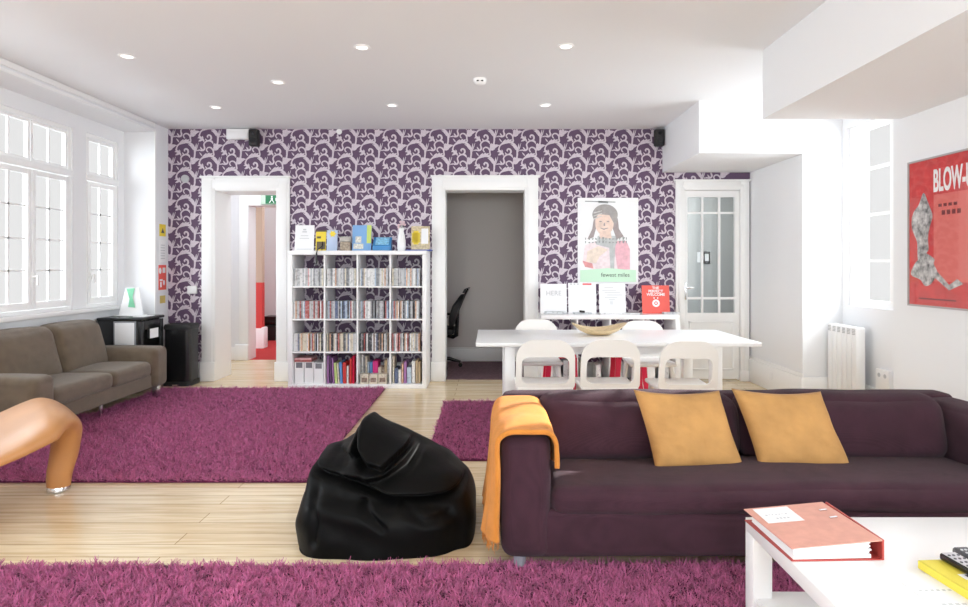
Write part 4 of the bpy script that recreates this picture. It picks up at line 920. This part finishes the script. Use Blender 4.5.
# crimson stools
st = thing('plastic_stool', '', 'stool', (0, 0, 0), group='crimson stools behind the table')
b = B(); b.loft([rr(0, 0, .15, .14, .05, z) for z in (.405, .43)]); b.build('seat', CRIMSON, st)
for sx, sy in ((-1, -1), (1, -1), (-1, 1), (1, 1)):
    b = B(); b.loft([[(sx*(.125+.045*t*t)+ux*(.028-.006*t), sy*(.115+.03*t*t)+uy*.014, .41*(1-t)) for ux, uy in ((-1, -1), (1, -1), (1, 1), (-1, 1))] for t in (0, .25, .5, .75, 1)]); b.build('leg', CRIMSON, st)
st.location = (.72, 6.28, 0); st['label'] = 'crimson plastic stool behind the table, seen through the left chairs'
copy_tree(st, 'crimson plastic stool behind the table, seen between the middle and right chairs', None, (1.41, 6.28, 0))
# bowl
bw = thing('bowl', 'wide shallow pale wooden bowl on the dining table', 'bowl', (.93, 5.25, .741))
prof = [(.06, 0), (.10, .004), (.17, .030), (.225, .068), (.232, .076), (.218, .070), (.16, .036), (.09, .014), (.0005, .012)]
b = B(); n = 48; b.loft([[(.93+r_*math.cos(2*PI*i/n)*1.0, 5.25+r_*math.sin(2*PI*i/n)*.75, .741+z*(1+.35*math.cos(4*PI*i/n))) for i in range(n)] for r_, z in prof]); b.build('body', mat('pale_wood', (.72, .56, .34), .5, vary=(20, .15), stretch=(1, 8, 1)), bw, 60)

# office chair beyond the doorway
oc = thing('office_chair', 'black swivel office chair with headrest in the grey room beyond', 'office chair', (-.66, 8.02, 0))
cxo, cyo = -.66, 8.02
b = B(); b.loft([[(x+dx, cyo+yy*w, z) for dx, yy in ((-.010-t_, -.2), (-.03-t_, 0), (-.010-t_, .2), (.014+t_*.6, .2), (.014+t_, 0), (.014+t_*.6, -.2))] for x, z, w, t_ in ((-.475, .56, .8, .018), (-.455, .66, 1.05, .034), (-.41, .80, 1.05, .034), (-.355, .90, .8, .018), (-.33, .95, .4, .004))]); b.build('backrest', BLACK_MATTE, oc, 60)
b = B(); b.loft([[(x+dx, cyo+yy, z) for dx, yy in ((-.015, -.11), (-.02, .0), (-.015, .11), (.012, .11), (.012, -.11))] for x, z in ((-.325, .97), (-.30, 1.02), (-.255, 1.035))]); b.build('headrest', BLACK_MATTE, oc)
b = B(); b.tube([(cxo+.05, cyo, .43), (cxo+.2, cyo, .40), (-.425, cyo, .42), (-.415, cyo, .55), (-.40, cyo, .75), (-.31, cyo, .95), (-.27, cyo, 1.02)], [.02, .028, .03, .024, .02, .014, .012]); b.build('back_support', BLACK, oc)
soft('seat', BLACK_MATTE, oc, cxo-.24, cxo+.22, cyo-.24, cyo+.24, .45, .53, .035, n=10)
for sy in (-.27, .27):
    b = B(); b.tube([(cxo, cyo+sy, .42), (cxo, cyo+sy, .62), (cxo+.02, cyo+sy, .66)], .018); b.box(cxo-.12, cxo+.14, cyo+sy-.035, cyo+sy+.035, .66, .69, .012); b.build('armrest', BLACK, oc)
b = B(); b.cyl((cxo, cyo, .12), (cxo, cyo, .44), .028); b.build('gas_column', BLACK, oc)
for k in range(5):
    a = k*2*PI/5+.1; ex1, ey1 = cxo+.29*math.cos(a), cyo+.29*math.sin(a); b = B(); b.tube([(cxo, cyo, .13), (cxo+.15*math.cos(a), cyo+.15*math.sin(a), .115), (ex1, ey1, .075)], [.03, .024, .016]); g = b.build('base_arm', BLACK, oc)
    b = B(); b.cyl((ex1, ey1-.02, .036), (ex1, ey1+.02, .036), .027); b.build('caster', BLACK, g)
t = thing('crate', 'black crate on the red carpet in the far room', 'crate', (-3.75, 11.1, 0))
b = B(); b.box(-4.05, -3.55, 10.9, 11.3, .002, .26, .01); b.build('body', BLACK_MATTE, t); b = B(); b.box(-4.0, -3.6, 10.95, 11.3, .27, .42, .02); b.build('load', BLACK, t)

# ------------------------------------------------------------------ plum sofa
PLUM = weave('plum_fabric', (.052, .021, .032), 150, sheen=.08, big=10, dark=.25)
ps = thing('sofa', 'long plum fabric sofa on the right, seen from its front', 'sofa', (1.32, 3.12, 0))
sx0, sx1, sy0, sy1 = .052, 2.58, 2.66, 3.54
def sag(x, y, z): return (x, y, z - .012*max(0, math.sin(x*2.4))-.05*max(0, (y-2.82))*1.5)
soft('sofa_base', PLUM, ps, sx0+.03, sx1-.03, sy0+.015, sy1, .062, .27, .03, bulge=(0, .006, 0), n=26, wr=(.004, 5))
soft('seat_cushion', PLUM, ps, sx0+.215, sx1-.215, sy0+.005, 3.22, .245, .375, .055, bulge=(0, .015, .022), n=40, wr=(.007, 4.5), fn=sag)
for x0, x1 in ((sx0+.21, 1.300), (1.305, sx1-.21)):
    soft('back_cushion', PLUM, ps, x0, x1, 3.13, 3.36, .32, .648, .085, bulge=(.008, .035, .012), n=26, wr=(.008, 4), fn=lambda x, y, z: (x, y+(z-.33)*.22, z))
soft('backrest', PLUM, ps, sx0+.02, sx1-.02, 3.38, sy1, .08, .628, .05, n=20, wr=(.004, 4))
soft('armrest', PLUM, ps, sx0, sx0+.215, sy0, sy1-.01, .062, .592, .052, bulge=(.004, .004, .006), n=26, wr=(.005, 5))
soft('armrest', PLUM, ps, sx1-.215, sx1, sy0, sy1-.01, .075, .60, .052, bulge=(.004, .004, .014), n=26, wr=(.005, 5))
for x, y in ((.135, 2.72), (sx1-.09, 2.72), (.135, 3.46), (sx1-.09, 3.46)):
    b = B(); b.lathe((x, y, 0), [(.021, .012), (.026, .02), (.029, .085)], 20); b.build('leg', STEEL, ps)
# throw
OR = weave('orange_wool', (.66, .25, .045), 260, sheen=.12, big=18, dark=.16)
tw = thing('throw_blanket', 'orange wool throw draped over the left arm of the plum sofa', 'blanket', (.16, 3.0, .1))
path = [(.292, .455), (.290, .52), (.285, .570), (.255, .608), (.19, .622), (.10, .620), (.045, .600), (.026, .55), (.020, .44), (.008, .30), (-.004, .20), (-.012, .135)]
pth = cr_spline([(a, c_, 0) for a, c_ in path], 7); ny = 44; Vv = []; Ff = []; ns = len(pth)
for i, p in enumerate(pth):
    s_ = i/(ns-1)
    for j in range(ny+1):
        t_ = j/ny; hang = max(0, (s_-.55)/.45); hin = max(0, (.22-s_)/.22)
        y = 2.645+.66*t_*(1-.10*hang) + .02*math.sin(6*s_+2)*(1-t_)
        x = p[0]-hang*(-.004+.013*math.sin(t_*26+1.2))-hang*.010*math.sin(t_*9)+hin*.01*math.sin(t_*14)
        if t_ < .10 and hang > 0: x += hang*.060*(1-t_/.10); y -= hang*.012*(1-t_/.1)
        z = p[1]+.005*math.sin(t_*17+s_*8)+.004*math.sin(s_*30+t_*5)*(1-abs(2*s_-1))
        z -= .018*hin*t_*math.sin(t_*5)
        Vv.append((x, y, z))
for i in range(ns-1):
    for j in range(ny): a = i*(ny+1)+j; Ff.append((a, a+1, a+ny+2, a+ny+1))
me = np_mesh(Vv, Ff, OR, 179); cl = put('cloth', me, tw); md = cl.modifiers.new('solid', 'SOLIDIFY'); md.thickness = .020; md.offset = 1.0 if False else 0
b = B(); base = (ns-1)*(ny+1)
for j in range(0, ny*3):
    t_ = j/3; k = int(t_); fr_ = t_-k; p = Vector(Vv[base+k]).lerp(Vector(Vv[base+min(k+1, ny)]), fr_); L3 = random.uniform(.03, .055)
    b.tube([p+Vector((0, 0, .008)), p+Vector((random.uniform(-.004, .004), random.uniform(-.006, .006), -L3*.5)), p+Vector((random.uniform(-.008, .008), random.uniform(-.01, .01), -L3))], [.0022, .0016, .0008], 4)
b.build('fringe', OR, tw)
# scatter cushions
CUSH = mat('mustard_velvet', (.50, .265, .085), .8, vary=(9, .12), bump=(14, .5, .014), sheen=.05)
def cushion(cx, cy, cz, w, h, T, lean, roll, yaw, label, sd, sh=0):
    n = 34; V2 = []; F2 = []
    for side in (1, -1):
        off = len(V2)
        for i in range(n+1):
            for j in range(n+1):
                u, v_ = -1+2*i/n, -1+2*j/n
                th = T*(max(0, 1-u**4)**.55)*(max(0, 1-v_**4)**.55)
                wx = w/2*u*(1-.05*(1-abs(u))*0-.045*(1-v_*v_)*abs(u)); wz = h/2*v_*(1-.045*(1-u*u)*abs(v_))
                wrk = .008*mnoise.noise(Vector((u*2.5+sd, v_*2.5, side)))*(1 if th > .003 else 0)+.004*math.sin((u*1.5+v_)*7+sd)*(1-u*u)*(1-v_*v_)+.007*abs(mnoise.noise(Vector((u*4+sd, v_*7+u*3, side*3))))*(1-u**6)*(1-v_**6)
                V2.append((wx-sh*wz, -side*(th+wrk), wz-.012*(1-u*u)*max(0, v_)**3))
        for i in range(n):
            for j in range(n):
                a = off+i*(n+1)+j; q = (a, a+n+1, a+n+2, a+1); F2.append(q if side == 1 else q[::-1])
    me = np_mesh(V2, F2, CUSH, 179); bm = bmesh.new(); bm.from_mesh(me); bmesh.ops.remove_doubles(bm, verts=bm.verts, dist=2e-4); bmesh.ops.recalc_face_normals(bm, faces=bm.faces); bm.to_mesh(me); bm.free()
    me.polygons.foreach_set('use_smooth', [True]*len(me.polygons))
    o = link(bpy.data.objects.new('cushion', me)); o.location = (cx, cy, cz); o.rotation_euler = (lean, roll, yaw); WL[o.name] = Vector((cx, cy, cz))
    return tag(o, label, 'cushion', 'mustard cushions on the plum sofa')
cushion(.982, 3.055, .522, .44, .385, .060, -.42, .02, .05, 'mustard yellow cushion leaning near the middle of the plum sofa, nearer the throw', 1.0, .18)
cushion(1.487, 3.055, .522, .445, .385, .060, -.42, .03, -.03, 'mustard yellow cushion on the plum sofa, farther from the throw', 4.2, .23)

# ------------------------------------------------------------------ beanbag
def smin(a, c_, k):
    h_ = np.clip(.5+.5*(c_-a)/k, 0, 1); return c_*(1-h_)+a*h_-k*h_*(1-h_)
def ellip(p, c_, r_, e=2.0, rot=0, tilt=0):
    q = p-np.array(c_)
    if rot: cr_, sr_ = math.cos(rot), math.sin(rot); q = np.stack([q[:, 0]*cr_+q[:, 1]*sr_, -q[:, 0]*sr_+q[:, 1]*cr_, q[:, 2]], 1)
    if tilt: ct, st_ = math.cos(tilt), math.sin(tilt); q = np.stack([q[:, 0]*ct+q[:, 2]*st_, q[:, 1], -q[:, 0]*st_+q[:, 2]*ct], 1)
    k = (np.abs(q/np.array(r_))**e).sum(1)**(1/e); return (k-1)*min(r_)
HX = [-.405, -.395, -.38, -.30, -.20, -.155, -.12, 0, .10, .19, .30, .40, .435, .45]; HZ = [.10, .26, .35, .375, .42, .51, .535, .475, .425, .385, .325, .235, .17, .10]
xs_ = np.linspace(-.5, .5, 401); hs_ = np.interp(xs_, HX, HZ); kk = np.ones(7)/7; hs_ = np.convolve(np.pad(hs_, 3, mode='edge'), kk, 'valid')
def groove(x, z, P, w, d_):
    best = np.full(len(x), 9.0)
    Q = [((a-489)*d_/F+.515, HC-(c_-265)*d_/F) for a, c_ in P]
    for (ax, az), (bx_, bz_) in zip(Q, Q[1:]):
        vx, vz = bx_-ax, bz_-az; t_ = np.clip(((x-ax)*vx+(z-az)*vz)/(vx*vx+vz*vz), 0, 1)
        best = np.minimum(best, np.hypot(x-ax-t_*vx, z-az-t_*vz))
    return np.exp(-(best/w)**2)
GA = [(292, 476), (308, 484), (340, 488), (365, 495), (386, 502), (420, 503), (445, 503), (475, 500)]
GB = [(350, 424), (351, 440), (357, 455), (368, 463), (385, 465), (398, 456), (410, 448), (432, 446)]
GC = [(320, 450), (329, 463), (346, 463), (356, 458)]
GD = [(418, 455), (405, 470), (380, 480), (350, 478)]
GE = [(362, 505), (372, 514), (384, 524)]; GF = [(402, 508), (425, 520), (448, 518)]; GG = [(312, 500), (318, 520), (316, 540)]
def bag(p):
    x, y, z = p[:, 0], p[:, 1], p[:, 2]
    h_ = np.interp(x, xs_, hs_); ry = .345*(1-.10*(x/.43)**4)
    y0_ = .03+.12*np.clip((z-.25)/.3, 0, 1)
    up = (np.abs((x-.026)/.420)**30+(np.abs(y-y0_)/ry)**2.4+(np.clip(z-.10, 0, 9)/np.maximum(h_-.10, .004))**2.3)**(1/2.35)-1; up = up*.14
    low = (((np.abs(x+.008)/.412)**4+(np.abs(y+.015)/.392)**3.2+(np.abs(z-.06)/(.20-.09*np.clip(x+.25, 0, 1)))**6)**(1/4)-1)*.2
    d = smin(low, up, .012)
    fr = 1/(1+np.exp((y-.02)/.04))
    g = .030*groove(x, z, GA, .011, 2.86)-.010*groove(x, z, GA, .05, 2.80)
    g += .034*groove(x, z, GB, .013, 3.05)-.012*groove(x, z, GB, .045, 3.0)
    g += .026*groove(x, z, GC, .016, 3.0)+.016*groove(x, z, GD, .020, 2.98)-.014*groove(x, z, [(412, 446), (392, 462), (370, 474)], .022, 3.0)
    g += .012*groove(x, z, GE, .014, 2.85)+.010*groove(x, z, GF, .016, 2.85)+.008*groove(x, z, GG, .014, 2.85)
    wr = .002*np.sin(x*19+3*np.sin(z*14+y*6))+.002*np.sin(y*17+z*23+2*np.sin(x*9))
    return d+g*fr+wr
nth, nph = 420, 240; cen = np.array([0, 0, .20]); dirs = []
for i in range(nph+1):
    ph = PI*i/nph
    for j in range(nth): th = 2*PI*j/nth; dirs.append((math.sin(ph)*math.cos(th), math.sin(ph)*math.sin(th), math.cos(ph)))
dirs = np.array(dirs); t_hit = np.full(len(dirs), .02)
ts = np.linspace(.03, .75, 145); prev = bag(cen+dirs*ts[0])
for k in range(1, len(ts)):
    cur = bag(cen+dirs*ts[k]); crs = (prev < 0) & (cur >= 0); fr_ = np.where(crs, prev/(prev-cur+1e-9), 0); t_hit = np.where(crs, ts[k-1]+fr_*(ts[k]-ts[k-1]), t_hit); prev = cur
pts = cen+dirs*t_hit[:, None]; pts[:, 2] = np.maximum(pts[:, 2], .001)
pts = pts.reshape(nph+1, nth, 3)
for _ in range(4): pts[1:-1] = .5*pts[1:-1]+.125*(np.roll(pts[1:-1], 1, 1)+np.roll(pts[1:-1], -1, 1)+pts[:-2]+pts[2:])
pts = pts.reshape(-1, 3); Fb = []
for i in range(nph):
    for j in range(nth): Fb.append((i*nth+j, i*nth+(j+1) % nth, (i+1)*nth+(j+1) % nth, (i+1)*nth+j))
BAG = mat('black_nylon', (.0035, .0035, .0035), .5, bump=(9, .2, .02), spec=.10)
me = np_mesh(pts+np.array([-.515, 3.20, 0]), Fb, BAG, 179); bm = bmesh.new(); bm.from_mesh(me); bmesh.ops.remove_doubles(bm, verts=bm.verts, dist=1e-5); bmesh.ops.recalc_face_normals(bm, faces=bm.faces); bm.to_mesh(me); bm.free()
me.polygons.foreach_set('use_smooth', [True]*len(me.polygons))
tag(put('beanbag', me), 'slouched black nylon beanbag on the bare floorboards', 'beanbag')

# ------------------------------------------------------------------ coffee table and things on it
TX0, TX1, TY0, TY1, TZ = .895, 2.05, 1.38, 2.165, .45
ct_ = thing('coffee_table', 'white coffee table with lower shelf in the near right corner', 'table', (1.47, 1.77, 0))
b = B(); b.box(TX0, TX1, TY0, TY1, TZ-.045, TZ, .002); b.build('tabletop', W_FURN, ct_)
for x, y in ((TX0, TY1-.065), (TX1-.065, TY1-.065), (TX0, TY0), (TX1-.065, TY0)): b = B(); b.box(x, x+.065, y, y+.065, .012, TZ-.045, .002); b.build('leg', W_FURN, ct_)
b = B(); b.box(TX0+.012, TX1-.012, TY0+.02, TY1-.02, .185, .20); b.build('lower_shelf', W_FURN, ct_)
SAL = mat('salmon_board', (.68, .34, .27), .6, vary=(30, .06)); SALD = mat('binder_red_edge', (.45, .06, .05), .5)
bi = thing('ring_binder', 'salmon ring binder full of paper on the corner of the coffee table', 'binder', (1.03, 1.99, TZ))
R = Matrix.Translation((.897, 1.838, TZ)) @ Matrix.Rotation(.03, 4, 'Z') @ Matrix.Diagonal((.915, 1, .93, 1))
tr = lambda f_: (lambda a, c_, d: tuple(R @ Vector(f_(a, c_, d))))
b = B(); b.prism([(0, 0), (.305, 0), (.305, .295), (-.01, .295)], .003, tr(lambda a, c_, d: (a, c_, .001+d))); b.build('back_cover', SALD, bi)
b = B(); b.prism([(0, .040), (.30, .062), (.30, .066), (0, .043)], .297, tr(lambda a, c_, d: (a-.012*(d/.297), d, c_))); b.build('front_cover', SAL, bi)
b = B(); b.prism([(.300, .001), (.306, .001), (.306, .066), (.300, .066)], .297, tr(lambda a, c_, d: (a, d, c_))); b.build('spine', SALD, bi)
b = B()
for k in range(9):
    z0_ = .005+.0058*k; s_ = random.uniform(-.004, .004)
    x_r = .262+random.uniform(-.006, .006)
    zc_ = lambda x, z_: min(z_, .034+.022*x/.27)
    b.prism([(.012+s_, z0_*.66), (x_r, z0_), (x_r, z0_+.0052), (.012+s_, z0_*.66+.0036)], .272, tr(lambda a, c_, d: (a, d+.006, c_+.001)))
b.build('papers', PAPER, bi)
b = B(); zf = lambda a: .0442+.022*a/.30+.0006
def on_cover(pl, d_=.0006): return b.prism(pl, d_, tr(lambda a, c_, d: (a, c_, zf(a)+d)))
on_cover([(.015, .17), (.145, .17), (.145, .285), (.015, .285)]); lab_ = b.build('label', PAPER, bi)
b = B()
for k in range(7): on_cover([(.035+.012*k, .225+.004*(k % 2)), (.042+.012*k, .225+.004*(k % 3)), (.042+.012*k, .232), (.035+.012*k, .233)], .001)
for k in range(4): on_cover([(.06+.013*k, .195), (.067+.013*k, .195), (.067+.013*k, .203), (.06+.013*k, .206)], .001)
b.build('handwriting', mat('pencil_grey', (.55, .55, .60), .7), lab_)
b = B()
for yy in (.165, .225): on_cover([(.235, yy), (.262, yy+.002), (.262, yy+.010), (.235, yy+.008)], .004)
b.build('clip', CHROME, bi)
# papers, yellow book, remotes
R2 = Matrix.Translation((1.262, 1.50, TZ)) @ Matrix.Rotation(.02, 4, 'Z')
ws = B(); ws.box(-.115, .10, -.10, .265, .0008, .0028, M=R2); wpz = thing('magazine', 'white magazine with faint print lying under the yellow book', 'magazine', (1.25, 1.6, TZ)); ws.build('sheets', PAPER, wpz)
b = B()
for k in range(9): b.box(-.10+.016*k, -.092+.016*k, .17, .176, .0029, .0034, M=R2)
for k in range(5): b.box(-.09+.018*k, -.078+.018*k, .10, .108, .0029, .0034, M=R2)
b.build('print', INK_G, wpz)
LEM = mat('lemon_cover', (.78, .66, .07), .4)
R3 = Matrix.Translation((1.243, 1.795, TZ+.003)) @ Matrix.Rotation(.075, 4, 'Z')
yb = thing('yellow_book', 'yellow paperback under the remote controls on the coffee table', 'book', (1.35, 1.65, TZ+.003))
b = B(); b.box(0, .21, -.30, 0, .0, .002, M=R3); b.box(0, .21, -.30, 0, .020, .022, M=R3); b.box(-.001, .002, -.30, 0, 0, .022, M=R3); b.build('cover', LEM, yb)
b = B(); b.box(.003, .207, -.297, -.003, .002, .020, M=R3); b.build('pages', mat('cream_pages', (.80, .78, .60), .7), yb)
b = B(); b.box(.045, .10, -.115, -.085, .022, .0225, M=R3); cl_ = b.build('cover_label', PAPER, yb)
b = B(); b.box(.06, .07, -.108, -.092, .0225, .023, M=R3); b.box(.075, .092, -.105, -.095, .0225, .023, M=R3); b.build('cover_symbol', INK, cl_)
def remote(M_, L4, w, m, face, label):
    t = thing('remote_control', label, 'remote control', tuple(M_.translation), group='remote controls on the yellow book')
    b = B(); b.box(0, w, -L4, 0, 0, .020, .007, 3, M=M_); b.build('body', m, t)
    b = B(); b.box(.004, w-.004, -L4+.01, -.006, .0202, .0212, M=M_); b.build('faceplate', face, t)
    b = B()
    for r_ in range(9):
        for c_ in range(3):
            xx, yy = .011+c_*(w-.022)/2, -.025-r_*(L4-.05)/9; b.cyl(M_ @ Vector((xx, yy, .0212)), M_ @ Vector((xx, yy, .0232)), .0038, n=8)
    b.build('buttons', INK if face != INK else INK_G, t)
zr = TZ+.003+.0225
remote(Matrix.Translation((1.305, 1.80, zr+.0005)) @ Matrix.Rotation(.10, 4, 'Z'), .235, .050, BLACK, mat('remote_silver', (.55, .55, .58), .35), 'black remote control with a silver face, nearer the edge of the yellow book')
remote(Matrix.Translation((1.368, 1.835, zr+.0005)) @ Matrix.Rotation(.07, 4, 'Z'), .215, .046, mat('remote_grey', (.10, .10, .11), .4), INK, 'dark grey remote control, farther one on the yellow book')
